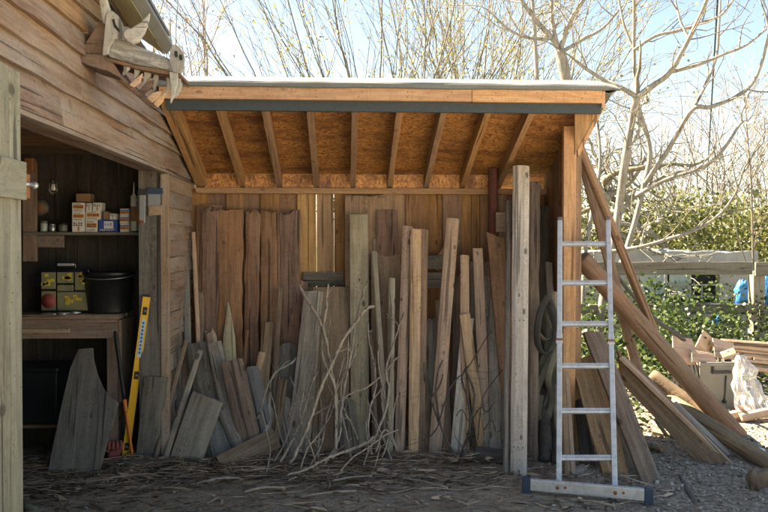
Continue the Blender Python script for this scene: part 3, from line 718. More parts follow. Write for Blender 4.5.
# right end, under and behind the ladder
YARD = 'boards leaning at the right end of the store'
stand('slim pale board on edge behind the lower ladder rungs, left one', (568, 478), (562, 365), 6, 5.34, 'tan', .02, group=YARD)
stand('slim pale board on edge behind the lower ladder rungs, right one', (574, 478), (567, 372), 5, 5.32, 'pink', .02, group=YARD)
stand('wide rough brown board with a split end behind the ladder', (618, 476), (583, 351), 28, 5.5, 'tan', .03, group=YARD, waney=.012, tip='slantl')
stand('dark brown board behind the wide rough one, showing at its right', (628, 472), (600, 362), 20, 5.56, 'brown', .03, group=YARD)
stand('long weathered brown plank leaning left across the ladder foot', (654, 482), (594, 331), 21, 5.46, 'brown', .04, group=YARD, roll=.1)
stand('short dark plank end standing between ladder stile and corner post', (590, 470), (580, 380), 14, 5.5, 'black', .03, group=YARD)
slanted('grey flat offcut lying on the ground behind the bottom rung', (574, 474), (602, 462), 4.86, 5.06, 16, 'grey', .02, za=.02, roll=-1.2, group=YARD)
# long braces outside the right wall
BR = 'long timbers propped outside the right wall'
B1 = 'narrow straight timber propped outside from the eaves to the yard'
slanted('narrow straight timber propped from the eaves down to the right', (662, 345), (581, 143), 5.62, 5.36, 8.5, 'log', .045, roll=.3, group=BR, name='timber', cat='timber')
slanted('broader pale plank propped steeply behind the narrow straight timber', (645, 395), (585, 163), 5.9, 5.5, 10.5, 'tan', .03, roll=.1, group=BR, name='timber', cat='timber')
def pole(label, a, b, ra, rb, Ya, Yb, mat, za=None, name='pole', cat='pole', group=None):
    A = at_y(*a, Ya) if za is None else at_z(*a, za); B = at_y(*b, Yb); n = 16; mb = MB()
    sA, sB = ra * scale_at(A), rb * scale_at(B); pts = []; rr = []
    so = RND.random() * 80; side = (B - A).normalized().cross(V((0, 1, 0)))
    for i in range(n + 1):
        t = i / n; pts.append(A.lerp(B, t) + side * .005 * nz(so, t * 2.5)); rr.append((sA + (sB - sA) * t) * (1 + .05 * nz(so, t * 5) + .03 * nz(so + 4, t * 14)))
    pts = [pts[0]] + pts + [pts[-1]]; rr = [rr[0] * .88] + rr + [rr[-1] * .88]
    pts[0] = pts[0] + (pts[0] - pts[2]).normalized() * .012; pts[-1] = pts[-1] + (pts[-1] - pts[-3]).normalized() * .012
    mb.tube(pts, rr, 20)
    ax = (B - A).normalized(); u = ax.orthogonal().normalized()
    return tag(obj(name, mb, mat, None, Matrix((u, ax.cross(u), ax)).transposed(), A), label, cat, group)
pole('thick smooth round pole leaning from the yard up to the side wall', (738, 437), (582, 259), 9.8, 9.2, 5.72, 5.5, 'log')
pole('shorter round log with a sawn end lying behind the thick pole', (718, 427), (650, 378), 9.5, 9.5, 5.72, 6.0, 'log2', name='log', cat='log')
pole('long mossy log lying lowest under the thick pole', (780, 471), (664, 398), 8.4, 8.4, 4.78, 5.95, 'log2', name='log', cat='log')
slanted('thin edge up board of the sloping stack, its lit edge nearest', (734, 470), (620, 358), 4.93, 5.42, 6, 'pink', .07, roll=-.35, group=BR)
slanted('dark wide board sloping under the lit edge board', (718, 468), (622, 366), 4.97, 5.47, 24, 'brown', .025, roll=-.3, group=BR)
slanted('grey sawn board sloping behind the lit edge board, shorter', (727, 457), (672, 405), 5.1, 5.36, 7, 'grey', .06, roll=-.5, group=BR)
slanted('mossy flat plank lying level on the gravel behind the sloping stack', (700, 446), (652, 434), 5.5, 5.75, 11, 'green', .04, roll=-.3, group=BR)
slanted('dark stubby beam end poking out under the mossy long log', (690, 436), (646, 402), 5.75, 6.0, 10, 'brown', .06, roll=-.3, group=BR)
slanted('flat orange brown board lying on the gravel left of the sloping stack', (662, 452), (626, 442), 5.3, 5.5, 8, 'tan', .025, za=.012, roll=-1.2, group=BR)
# bent rusty rod, pipe, cable among them
def bent(name, label, cat, px, Y0, Y1, r, mat, sides=8, group=None, flat=1.0, k=5):
    n = len(px); pts = smooth([at_y(x, y, Y0 + (Y1 - Y0) * i / (n - 1)) for i, (x, y) in enumerate(px)], k)
    mb = MB(); mb.tube(pts, [r * scale_at(p) for p in pts] if not hasattr(r, '__len__') else [(r[0] + (r[1] - r[0]) * i / (len(pts) - 1)) * scale_at(pts[i]) for i in range(len(pts))], sides, flat=flat)
    return tag(obj(name, mb, mat, None, 'Z'), label, cat, group)
bent('rod', 'bent rusty orange rod hooked behind the sloping boards', 'rod', [(619, 352), (621, 368), (627, 380), (633, 384), (641, 396), (650, 409), (655, 415)], 5.5, 5.35, 1.7, 'rusty')
bent('pipe', 'short pale pipe end lying in the gap under the sloping boards', 'pipe', [(655, 419), (667, 436)], 5.7, 5.6, 2, 'clearp')
bent('cable', 'thick black cable drooping behind the thick pole', 'cable', [(603, 255), (625, 286), (652, 316), (676, 334), (688, 343), (700, 352)], 6.5, 6.9, 1.9, 'wire')
# straps hanging beside the tallest plank
def straps():
    t = thing('webbing_straps', 'tangle of grey green webbing straps hanging beside the post', 'straps', at_y(545, 400, 5.4))
    loops = [[(548, 296), (541, 310), (537, 334), (541, 352), (551, 350), (556, 330), (549, 305)], [(551, 300), (557, 322), (553, 352), (544, 372), (536, 395), (539, 412), (548, 400), (555, 372), (556, 345)],
             [(544, 312), (549, 330), (546, 352), (538, 372), (534, 398)], [(540, 322), (533, 345), (532, 372), (540, 390), (551, 378), (558, 356)], [(556, 352), (548, 378), (552, 402), (545, 424), (538, 415), (541, 395)],
             [(535, 330), (545, 340), (556, 336)], [(552, 366), (541, 384), (536, 402), (534, 425)], [(549, 296), (545, 330), (550, 360), (547, 395)]]
    for i, l in enumerate(loops):
        mb = MB(); pts = smooth([at_y(x, y, 5.30 + .16 * (i % 4) / 3 + .02 * math.sin(j * 2 + i)) for j, (x, y) in enumerate(l)], 6)
        mb.tube(pts, 3.4 * scale_at(pts[0]), 8, flat=.25); obj('strap', mb, 'strap' if i % 3 else 'rope', t, 'Z')
straps()
# ------------------------------------------------------------------ branches standing in front of the boards
STK = 'crooked branches leaning on the boards'
TWIG = dict(wig=.16, up=.03, dens=7, ang=(.4, .9), len=(.4, .6), rmin=.0014, seg=.03, sides=[4, 5, 5, 6])
def stick(label, px, Y0, Y1, r0, r1, mat='bark', forks=(), group=STK, cat='branch'):
    n = len(px); so = RND.random() * 99
    def path(px, Y0, Y1): 
        m = len(px); return smooth([at_y(x, y, Y0 + (Y1 - Y0) * i / (m - 1)) for i, (x, y) in enumerate(px)], 6)
    mb = MB()
    def go(px, Y0, Y1, r0, r1):
        pts = path(px, Y0, Y1); m = len(pts); rr = []
        for i, p in enumerate(pts):
            t = i / (m - 1); r = .68 * (r0 + (r1 - r0) * t) * scale_at(p) * (1 + .22 * nz(so, i * .55) + .1 * nz(so + 7, i * 1.7)); rr.append(max(r, .002))
            pts[i] = p + V((nz(so + 1, i * .6), nz(so + 2, i * .6), nz(so + 3, i * .6))) * r * .7
        rr[-1] *= .6; mb.tube(pts, rr, 9)
        for i in range(4, m - 2):
            if RND.random() < .05:
                d = (pts[i + 1] - pts[i]).normalized(); a = Matrix.Rotation(RND.random() * 6.28, 3, d) @ d.orthogonal().normalized()
                if a.y > .3: a.y *= -1
                grow(mb, pts[i], (d * .75 + a * .6).normalized(), RND.uniform(.05, .22), rr[i] * .5, 1, RND, TWIG, [])
    go(px, Y0, Y1, r0, r1)
    for f in forks: go(*f)
    return tag(obj('branch', mb, mat, None, 'Z'), label, cat, group)
stick('thick curving branch with a hooked top reaching toward the blue grey board', [(330, 470), (336, 440), (336, 400), (331, 370), (326, 340), (318, 318), (306, 298), (299, 285)], 5.0, 5.55, 2.8, 2.2)
stick('tall almost straight pale branch in front of the brown grey board', [(336, 450), (336, 420), (334, 385), (325, 365), (322, 345), (326, 310), (328, 283)], 4.98, 5.5, 2.4, 1.8)
stick('heavy branch rising right with a knobbly sawn end at its tip', [(290, 464), (302, 440), (312, 415), (322, 385), (334, 360), (344, 338), (354, 325), (365, 310), (374, 306)], 4.92, 5.45, 2.7, 2.3)
stick('long slender branch rising right to a fine pale tip by the green board', [(322, 468), (338, 440), (341, 410), (346, 380), (352, 350), (356, 322), (362, 298), (368, 280)], 4.95, 5.6, 2.5, 1.1)
stick('forked branch curving up the front of the green board foot', [(358, 440), (352, 425), (343, 408), (341, 385), (347, 365), (348, 340)], 5.1, 5.5, 1.8, 1.2)
stick('wavy branch standing left of the green battens, tip bent left', [(372, 455), (368, 430), (371, 405), (376, 385), (373, 360), (369, 340), (368, 322)], 5.0, 5.5, 1.9, 1.3)
stick('long branch climbing right across the pinkish plank', [(368, 453), (376, 435), (385, 412), (389, 390), (386, 370), (392, 348), (398, 330), (404, 312)], 5.0, 5.5, 2.2, 1.2, forks=[([(386, 400), (380, 375), (378, 350), (381, 322)], 5.2, 5.45, 1.4, .9)])
stick('branch bowed into a hoop right of the green board', [(376, 452), (384, 430), (392, 440), (398, 452), (390, 430), (382, 405), (383, 380), (393, 362), (400, 356)], 4.98, 5.45, 1.6, 1.0)
stick('low thick pale branch lying across the litter and rising to the right', [(286, 475), (305, 470), (320, 462), (335, 455), (350, 450), (366, 443), (374, 437)], 4.72, 5.05, 1.7, 2.4)
stick('white bent twig kinked like an elbow at the left of the tangle', [(266, 474), (270, 452), (266, 430), (261, 412), (256, 420), (262, 405), (268, 385), (276, 372), (290, 364), (296, 358)], 4.86, 5.35, 1.1, 1.4, 'palebark')
stick('thin white twig curving beside the bent elbow twig', [(285, 450), (279, 430), (274, 405), (270, 385), (280, 368), (290, 360)], 5.05, 5.4, 1.0, .9, 'palebark')
stick('short stout branch hooked left, hung low on the grey board', [(288, 420), (292, 408), (300, 400), (308, 392), (313, 378), (316, 362)], 5.15, 5.4, 1.8, 1.6)
stick('twisted pair of stems rising right of the stout hooked branch', [(280, 462), (290, 445), (299, 425), (306, 405), (311, 385), (318, 372)], 4.95, 5.35, 2.0, 1.4, forks=[([(318, 466), (319, 440), (322, 415), (320, 395), (324, 372)], 5.0, 5.4, 1.6, 1.2)])
stick('slim arching branch crossing level in front of the wide boards', [(314, 415), (326, 408), (340, 401), (352, 393), (366, 388), (380, 377)], 5.15, 5.2, 1.0, 1.2)
stick('fine drooping twig crossing level near the litter', [(296, 448), (310, 455), (325, 454), (338, 450), (352, 438)], 4.95, 5.1, .9, .8)
stick('short thin twig standing curved at the foot of the pinkish plank', [(374, 470), (378, 455), (380, 445), (377, 430), (372, 420)], 4.85, 5.2, .9, .8)
stick('pale stick leaning right at the centre with a broken stub', [(300, 470), (308, 448), (322, 430), (333, 408), (338, 380), (346, 352)], 4.9, 5.4, 1.5, 1.1, forks=[([(335, 400), (328, 385), (326, 372)], 5.25, 5.3, 1.1, .8)])
for k, (px, Y0, Y1, r0, r1, lab) in enumerate([
    ([(352, 462), (346, 432), (338, 402), (330, 372), (327, 345), (331, 318)], 5.0, 5.55, 1.5, .8, 'slender wavy branch rising behind the tall straight pale branch'),
    ([(310, 466), (322, 442), (328, 412), (338, 386), (350, 366), (360, 342), (372, 330)], 4.95, 5.5, 1.6, .9, 'thin branch crossing right over the foot of the brown grey board'),
    ([(392, 462), (384, 440), (374, 418), (366, 396), (362, 372), (364, 350)], 5.0, 5.5, 1.5, .8, 'thin branch leaning left across the green board middle'),
    ([(382, 458), (390, 432), (395, 405), (401, 384), (410, 366)], 5.0, 5.5, 1.2, .7, 'fine branch leaning right across the two pink planks'),
    ([(274, 462), (286, 440), (292, 418), (296, 396), (290, 376)], 4.98, 5.35, 1.3, .7, 'thin crooked stem standing left of the stout hooked branch'),
    ([(340, 472), (352, 458), (368, 448), (384, 436), (398, 430)], 4.8, 5.1, 1.3, .9, 'low thin branch lying toward the right at the tangle foot'),
    ([(318, 474), (312, 450), (304, 430), (300, 412), (304, 390), (300, 374)], 4.85, 5.35, 1.2, .7, 'slim grey stem bent twice near the dark grey board'),
    ([(362, 470), (368, 448), (366, 424), (372, 402), (382, 388), (388, 372)], 4.9, 5.4, 1.3, .8, 'spindly branch rising from the litter under the green battens')]):
    stick(lab, px, Y0, Y1, r0, r1)
DT = 'dark twigs in front of the right hand planks'
stick('dark forked twig with curled bark left of the bright plank', [(464, 470), (452, 450), (440, 425), (431, 400), (425, 380), (424, 362)], 4.98, 5.4, 1.7, 1.2, 'darkbark', [([(440, 425), (436, 395), (438, 372), (443, 360)], 5.15, 5.35, 1.8, 1.2), ([(430, 400), (440, 385), (443, 374)], 5.2, 5.3, 1.6, 1.0)], DT)
stick('dark twig arching right between the bright plank and whitened plank', [(424, 440), (436, 430), (444, 405), (452, 385), (466, 370), (478, 352), (486, 338), (492, 330)], 5.05, 5.5, 1.1, .8, 'darkbark', [([(466, 370), (474, 392), (472, 415), (466, 440), (459, 460)], 5.25, 5.05, 1.7, 1.2)], DT)
stick('dark twig bundle with loose bark below the knotty board', [(458, 468), (466, 450), (470, 425), (468, 400), (462, 378), (468, 366)], 4.95, 5.35, 2.2, 1.2, 'darkbark', [([(470, 425), (480, 408), (487, 412), (492, 405)], 5.15, 5.1, .9, .7), ([(456, 416), (462, 410), (468, 420), (476, 430)], 5.1, 5.1, .9, .7)], DT)
stick('dark curving sucker sweeping up right beside the old palings', [(478, 440), (480, 415), (484, 395), (496, 378), (504, 368)], 5.1, 5.5, 1.0, .7, 'darkbark', [([(484, 430), (492, 420), (496, 432), (503, 428)], 5.1, 5.1, .8, .6)], DT)
pole('dark log lying on the litter below the old palings', (476, 455), (506, 459), 9, 9, 5.12, 5.05, 'darkbark', name='log', cat='log')
pole('slim dark log lying below the yellow level in front of the barn corner', (121, 465), (173, 463), 5, 4.5, 5.03, 5.03, 'darkbark', name='log', cat='log')
pole('dark crooked stick lying on the gravel right of the ladder foot', (679, 478), (699, 513), 3.4, 3.4, 4.74, 4.12, 'darkbark', name='stick', cat='stick')
pole('dark branch lying flat in front of the ladder base bar', (505, 499), (560, 496), 2.6, 2.0, 4.42, 4.45, 'darkbark', name='stick', cat='stick')
# ------------------------------------------------------------------ ladder
def ladder():
    bl = at_z(559, 489); brr = at_z(615, 494)
    tl = at_y(560, 220, 5.27); tr = at_y(608, 220, 5.22)
    t = thing('ladder', 'silver aluminium ladder section with wide base bar leaning on the corner post', 'ladder', (bl + brr) / 2)
    up = ((tl - bl).normalized() + (tr - brr).normalized()).normalized()
    for a, b in ((bl, tl), (brr, tr)):
        mb = MB(); ax = (b - a).normalized(); u = (brr - bl).normalized(); u = (u - ax * u.dot(ax)).normalized(); n = ax.cross(u)
        m = Matrix.Translation(a) @ Matrix((u, n, ax)).transposed().to_4x4(); L = (b - a).length
        mb.box(-.0165, .0165, -.032, .03, .03, L - .015, 0, m)
        st = obj('stile', mb, 'alu', t, Matrix((u, n, ax)).transposed(), bevel=.004)
        mb = MB(); mb.box(-.0175, .0175, -.034, .032, L - .014, L + .012, 0, m); obj('end_cap', mb, 'greyp', st, 'Z', bevel=.008)
        mb = MB(); q = (490 - 346) / (490 - 220.) * L * .985
        mb.box(-.0195, .0195, -.035, .034, q - .035, q + .03, 0, m); mb.box(-.023, .023, -.038, -.02, q - .05, q - .03, 0, m); obj('joint_bracket', mb, 'alu', st, 'Z', bevel=.004)
        mb = MB(); mb.box(-.021, .021, -.0385, .025, q - .03, q - .016, 0, m); obj('joint_hook', mb, 'rusty', st, 'Z', bevel=.003)
    for y in (244, 283, 324, 366, 411, 458):
        # rung centre line: where the stile planes pass this photo row
        def on(a, b):
            lo, hi = 0., 1.
            for _ in range(40):
                mid = (lo + hi) / 2; p = a.lerp(b, mid); c = CROT.transposed() @ (p - C0); py = 256 - c.y / -c.z * F
                if py > y: lo = mid
                else: hi = mid
            return a.lerp(b, lo)
        p, q = on(bl, tl), on(brr, tr); ax = (q - p).normalized(); n = up.cross(ax).normalized()
        m = Matrix.Translation(p) @ Matrix((n, up, ax)).transposed().to_4x4(); L = (q - p).length
        mb = MB(); prof = [(-.017, -.017), (-.019, -.003), (-.013, .0), (-.017, .003), (-.013, .016), (0, .020), (.014, .014), (.014, -.014), (0, -.020)]
        vs = [m @ V((a, b, z)) for z in (.015, L - .015) for a, b in prof]; k = len(prof)
        mb.add(vs, [(i, (i + 1) % k, (i + 1) % k + k, i + k) for i in range(k)] + [tuple(range(k - 1, -1, -1)), tuple(range(k, 2 * k))])
        obj('rung', mb, 'alu', t, 'X')
    a, b = at_z(523, 491), at_z(653, 503); a.z = b.z = .055
    ax = (b - a).normalized(); n = V((0, 0, 1)); yv = n.cross(ax)
    m = Matrix.Translation(a - yv * .035) @ Matrix((ax, yv, n)).transposed().to_4x4(); L = (b - a).length
    mb = MB(); mb.box(.03, L - .03, -.015, .02, -.034, .034, 0, m); bar = obj('base_bar', mb, 'alu', t, 'X', bevel=.004)
    for q in (0, L - .05):
        mb = MB(); mb.box(q, q + .05, -.021, .026, -.05, .04, 0, m); mb.box(q - .003, q + .053, -.025, .03, -.054, -.04, 0, m); obj('rubber_foot', mb, 'capb', bar, 'X', bevel=.005)
    mb = MB()
    for p in (bl, brr):
        q = (p - a).dot(ax); mb.cyl(m @ V((q, -.02, 0)), m @ V((q, -.012, 0)), .011); mb.cyl(m @ V((q + .045, -.018, .004)), m @ V((q + .045, -.012, .004)), .008)
    obj('base_bolt', mb, 'rusty', bar, 'X')
ladder()
# ------------------------------------------------------------------ workshop: bench, shelf and what stands on them
BF = 5.27; bz = at_y(70, 315, BF).z; bx1 = at_y(118, 318, BF).x
def bench():
    t = thing('workbench', 'rough timber workbench just inside the barn doorway', 'workbench', V((bx1 - .8, BF, 0)))
    mb = MB(); rng = random.Random(2)
    for i in range(4):
        y = BF + i * .107; mb.box(bx1 - 1.75, bx1 + rng.uniform(-.01, .01), y, y + .104, bz - .03, bz + rng.uniform(-.002, .002), rng.random())
    obj('bench_top', mb, 'bench', t, 'X', bevel=.003)
    mb = MB(); mb.box(bx1 - 1.72, bx1 - .01, BF + .012, BF + .036, bz - .165, bz - .032); obj('apron', mb, 'bench', t, 'X', bevel=.003)
    mb = MB(); mb.box(bx1 - 1.72, bx1 - .33, BF - .008, BF + .011, bz - .125, bz - .095); obj('front_batten', mb, 'pink', t, 'X', bevel=.003)
    for x, y in ((bx1 - .09, BF + .04), (bx1 - .09, BF + .34), (bx1 - 1.7, BF + .04), (bx1 - 1.7, BF + .34)):
        mb = MB(); mb.box(x, x + .075, y, y + .07, 0, bz - .032); obj('leg', mb, 'bench', t, 'Z', bevel=.003)
    mb = MB(); mb.box(bx1 - .012, bx1 + .008, BF + .05, BF + .42, bz - .62, bz - .04); obj('end_panel', mb, 'bench', t, 'Z', bevel=.003)
    mb = MB(); mb.box(bx1 - 1.7, bx1 - .1, BF + .05, BF + .42, .22, .24); obj('low_shelf', mb, 'brown', t, 'X')
bench()
SF = 5.42; sz = at_y(80, 232, SF).z; sx0, sx1 = at_y(30, 235, SF).x, at_y(143, 235, SF).x
t = thing('wall_shelf', 'dusty shelf on the workshop wall holding cartons', 'shelf', V(((sx0 + sx1) / 2, SF, sz)))
mb = MB(); mb.box(sx0 - .05, sx1, SF, IY1 - .02, sz - .022, sz); obj('shelf_board', mb, 'dgrey', t, 'X', bevel=.003)
mb = MB(); mb.box(sx0 - .06, sx0 + .03, SF + .02, SF + .06, sz - .21, sz + .5); obj('upright', mb, 'bench', t, 'Z', bevel=.003)
mb = MB(); mb.box(sx0 - .05, sx0 + .22, SF + .03, SF + .055, sz - .11, sz - .024); obj('bracket', mb, 'bench', t, 'X', bevel=.003)
def carton(label, x0, x1, y0, y1, kind, Y=SF + .02, depth=.09, group='small cartons stacked on the workshop shelf'):
    a = at_y(x0, y1, Y); b = at_y(x1, y0, Y); body = {'w': 'cardw', 'b': 'cardb', 'n': 'cardn', 'o': 'cardw', 's': 'cardw'}[kind]
    mb = MB(); mb.box(a.x + .001, b.x - .001, Y, Y + depth, a.z, b.z - .001)
    t = thing('carton', label, 'carton', V(((a.x + b.x) / 2, Y, a.z)), group)
    obj('box', mb, body, t, 'X', bevel=.002); W = b.x - a.x; H = b.z - a.z; rng = random.Random(int(x0 * 13 + y0))
    def band(fx0, fx1, fz0, fz1, mat, nm, e=.0012):
        m_ = MB(); m_.box(a.x + W * fx0, a.x + W * fx1, Y - e, Y - .0002, a.z + H * fz0, a.z + H * fz1); return obj(nm, m_, mat, t, 'X')
    def letters(fx0, fx1, fz0, fz1, mat, n):
        m_ = MB(); st = (fx1 - fx0) / n
        for i in range(n):
            q = a.x + W * (fx0 + st * i); e = st * W * .68; z0 = a.z + H * fz0; z1 = a.z + H * fz1; k = rng.randrange(4)
            m_.box(q, q + e * .38, Y - .002, Y - .0012, z0, z1)
            if k != 1: m_.box(q + e * .38, q + e, Y - .002, Y - .0012, z1 - (z1 - z0) * .3, z1)
            if k != 2: m_.box(q + e * .38, q + e, Y - .002, Y - .0012, z0, z0 + (z1 - z0) * .3)
        obj('print', m_, mat, t, 'X')
    if kind == 'w': band(.1, .92, .36, .74, 'cardo', 'printed_band'); letters(.14, .9, .42, .68, 'cardk', 6); letters(.14, .7, .8, .9, 'cardk', 7); letters(.14, .8, .12, .24, 'cardk', 8)
    elif kind == 'o': letters(.12, .9, .55, .85, 'cardk', 4); band(.45, .6, .1, .5, 'cardo', 'printed_band')
    elif kind == 's': band(.02, .98, .3, .62, 'cardo', 'printed_band'); band(.02, .98, .66, .8, 'cardb', 'printed_band'); letters(.1, .6, .38, .54, 'cardk', 4)
    elif kind == 'b': band(.3, .8, .25, .85, 'cardw', 'printed_panel'); letters(.1, .9, .07, .2, 'cardw', 8); letters(.36, .76, .5, .7, 'cardb', 3)
carton('white carton with an orange band, bottom left of the big shelf stack', 72, 84.5, 221, 232, 'o')
carton('white carton with an orange band, bottom of the stack beside the blue one', 85.5, 97.5, 220, 232, 'w')
carton('white carton with an orange band, middle left of the big shelf stack', 72, 84.8, 212, 221, 'w')
carton('white carton with an orange band, middle right of the big shelf stack', 85.5, 100.5, 211, 220, 'w')
carton('white carton with an orange band, top left of the big shelf stack', 72, 84.5, 202.5, 212, 'w')
carton('small plain white carton standing narrow on top of the stack', 86, 91.5, 203, 211, 'o')
carton('small white carton at the top right of the big shelf stack', 92.5, 101.5, 202.5, 211, 'o')
carton('brown cardboard box at the back on top of the stack', 76, 90.5, 193.5, 202, 'n', SF + .07)
carton('blue carton with a white printed panel on the shelf', 98.5, 117, 219.5, 231.5, 'b', SF + .012)
carton('small brown carton on top of the blue one', 103, 109, 211.5, 219.5, 'n')
carton('small pale carton on top of the blue one at its right', 109.5, 116, 213.5, 219.5, 'o')
carton('lowest of the three small striped cartons right of the blue one', 120, 129, 223.5, 232, 's')
carton('middle of the three small striped cartons right of the blue one', 119.5, 128.5, 216, 223.5, 's')
carton('topmost of the three small striped cartons right of the blue one', 120, 129, 208.5, 216, 's')
def cartridge(label, x, y0, y1, w, mats):
    a = at_y(x, y1, SF + .03); H = at_y(x, y0, SF + .03).z - a.z; r = w / 2 * scale_at(a)
    t = thing('sealant_tube', label, 'sealant tube', a, 'sealant tubes at the right end of the shelf')
    mb = MB(); mb.cyl(a, a + V((0, 0, H * .72)), r); obj('tube_body', mb, mats[0], t)
    mb = MB(); mb.cyl(a + V((0, 0, H * .2)), a + V((0, 0, H * .5)), r * 1.02); obj('tube_label', mb, mats[1], t)
    mb = MB(); mb.cyl(a + V((0, 0, H * .72)), a + V((0, 0, H * .76)), r * .7, r * .35); mb.cyl(a + V((0, 0, H * .76)), a + V((0, 0, H)), r * .3, r * .12); obj('nozzle', mb, 'cardw', t)
cartridge('tall sealant tube with a tan label standing behind the hanging bags', 134, 182, 231, 6.5, ('cardw', 'cardn'))
cartridge('pale sealant tube with an orange label left of the hanging bags', 138.5, 190, 231, 5, ('bagw', 'cardo'))
cartridge('short white tube at the very end of the shelf', 143, 205, 231, 4, ('cardw', 'cardb'))
def jar(label, x, y0, w, mat, lid):
    a = at_y(x, 231.5, SF + .05); H = at_y(x, y0, SF + .05).z - a.z; r = w / 2 * scale_at(a); t = thing('jar', label, 'jar', a, 'jars and tins at the left of the shelf')
    mb = MB(); mb.tube([a, a + V((0, 0, H * .06)), a + V((0, 0, H * .72)), a + V((0, 0, H * .8))], [r * .92, r, r, r * .8], 18); obj('jar_body', mb, mat, t)
    mb = MB(); mb.cyl(a + V((0, 0, H * .8)), a + V((0, 0, H)), r * .86, sides=18); obj('lid', mb, lid, t)
jar('dusty glass jar standing leftmost on the shelf', 44, 221, 7, 'pane', 'greyp')
jar('small dull tin standing between the dusty jar and the dark tub', 52.5, 224, 6.5, 'steel', 'steel')
jar('dark squat tub standing left of the white cartons', 63, 223, 9, 'greyp', 'blackp')
# bags hanging on the jamb face
def bag(name, label, pts, fill, fx):
    y = OY1 - .012; t = thing(name, label, 'bag', at_y(*pts[0], y), 'packets hung on the far door jamb')
    mb = MB(); poly = [at_y(px, py, y) for px, py in pts]; mb.prism(poly, V((0, .010, 0))); obj('bag_film', mb, 'bagw', t, bevel=.004)
    mb = MB(); poly = [at_y(px, py, y - .001) for px, py in fx]; mb.prism(poly, V((0, -.008, 0))); obj('contents', mb, fill, t, bevel=.004)
    xs = [p[0] for p in pts]; mb = MB(); a = at_y(min(xs) - .3, min(p[1] for p in pts) + 5, y - .003); b = at_y(max(xs) + .3, min(p[1] for p in pts) - 1, y)
    mb.box(a.x, b.x, y - .004, y + .012, a.z, b.z); obj('header_card', mb, 'capb' if name == 'fixings_bag' else 'cardk', t, bevel=.001)
bag('brush_packet', 'long narrow clear packet with a red tip hung beside the fixings bag', [(139, 190), (145.5, 190), (145, 223), (139, 223)], 'reddsk', [(140, 220.5), (144.5, 220.5), (144, 223.5), (140, 223.5)])
bag('fixings_bag', 'clear bag of peach coloured fixings hung on the door jamb', [(147.5, 190), (162, 189), (162.5, 215), (148, 216)], 'bagp', [(149, 206), (162, 205), (162.3, 215), (148.3, 215.5)])
# organiser case on the bench
def organiser():
    Y = BF + .12; a = at_y(40, 308, Y); b = at_y(89, 269, Y)
    t = thing('organiser_case', 'clear lidded organiser case of yellow fittings standing on the bench', 'organiser case', V(((a.x + b.x) / 2, Y, bz)))
    W = b.x - a.x; z0 = bz + .002; H = b.z - z0
    mb = MB(); mb.box(a.x, b.x, Y + .006, Y + .09, z0, z0 + H); obj('case', mb, 'blackp', t, bevel=.01)
    mb = MB(); cells = [(.03, .32, .55, .93), (.03, .32, .06, .5), (.35, .68, .68, .93), (.35, .97, .06, .48), (.71, .97, .52, .93), (.35, .68, .5, .64)]
    for i, (x0, x1, q0, q1) in enumerate(cells): mb.box(a.x + W * x0, a.x + W * x1, Y - .002, Y + .004, z0 + H * q0, z0 + H * q1, RND.random())
    obj('compartment_lid', mb, 'clearp', t, bevel=.004)
    for x0, x1, q0, q1 in ((.07, .29, .64, .86), (.4, .63, .74, .88), (.74, .95, .68, .9), (.45, .93, .12, .38)):
        mb = MB()
        for k in range(7):
            cx, cz = RND.uniform(x0, x1), RND.uniform(q0, q1); mb.box(a.x + W * cx - .014, a.x + W * cx + .014, Y - .006, Y - .0025, z0 + H * cz - .012, z0 + H * cz + .012, RND.random())
        obj('fittings', mb, 'yellow2', t, bevel=.003)['kind'] = 'stuff'
    mb = MB(); c = V((a.x + W * .18, 0, z0 + H * .28)); mb.cyl(V((c.x, Y - .008, c.z)), V((c.x, Y - .003, c.z)), H * .16, sides=24); obj('disc', mb, 'reddsk', t)
    mb = MB(); mb.box(a.x + W * .3, a.x + W * .72, Y + .02, Y + .05, z0 + H + .001, z0 + H + .045); hd = obj('handle', mb, 'blackp', t, bevel=.008)
    mb = MB(); mb.box(a.x + W * .34, a.x + W * .68, Y + .012, Y + .019, z0 + H + .022, z0 + H + .04); obj('handle_grip', mb, 'alu', hd, bevel=.003)
    mb = MB(); mb.box(a.x - .045, a.x - .002, Y + .03, Y + .07, z0 + H * .6, z0 + H * .8); obj('side_latch', mb, 'blackp', t, bevel=.006)
organiser()
def bucket():
    Y = BF + .17; c = at_y(109, 310, Y); c.z = bz + .002; s = scale_at(c); H = at_y(109, 271.5, Y).z - c.z; r0, r1 = 20 * s, 24.5 * s; n = 40; mb = MB()
    prof = [(r0 * .2, 0), (r0, 0), (r0 + .002, .01), (r1 - .004, H - .03), (r1 + .006, H - .028), (r1 + .008, H), (r1 - .002, H), (r1 - .006, H - .03), (r0 - .004, .012), (r0 * .2, .012)]
    vs = [V((c.x + r * math.cos(6.2832 * i / n), c.y + r * .8 * math.sin(6.2832 * i / n), c.z + z)) for r, z in prof for i in range(n)]
    m = len(prof); fs = [(j * n + i, j * n + (i + 1) % n, (j + 1) * n + (i + 1) % n, (j + 1) * n + i) for j in range(m - 1) for i in range(n)] + [tuple(range(n - 1, -1, -1))]
    mb.add(vs, fs, 0, True); t = thing('bucket', 'glossy black plastic bucket standing on the bench', 'bucket', c); obj('tub', mb, 'blackp', t)
    mb = MB(); pts = [V((c.x + (r1 + .01) * math.cos(a), c.y - (r1 * .8 + .012) * abs(math.sin(a)) * .9 - .01, c.z + H - .02 - .03 * math.sin(a))) for a in [math.pi * k / 14 for k in range(15)]]
    mb.tube(pts, .003, 6); obj('bail_handle', mb, 'steel', t)
bucket()
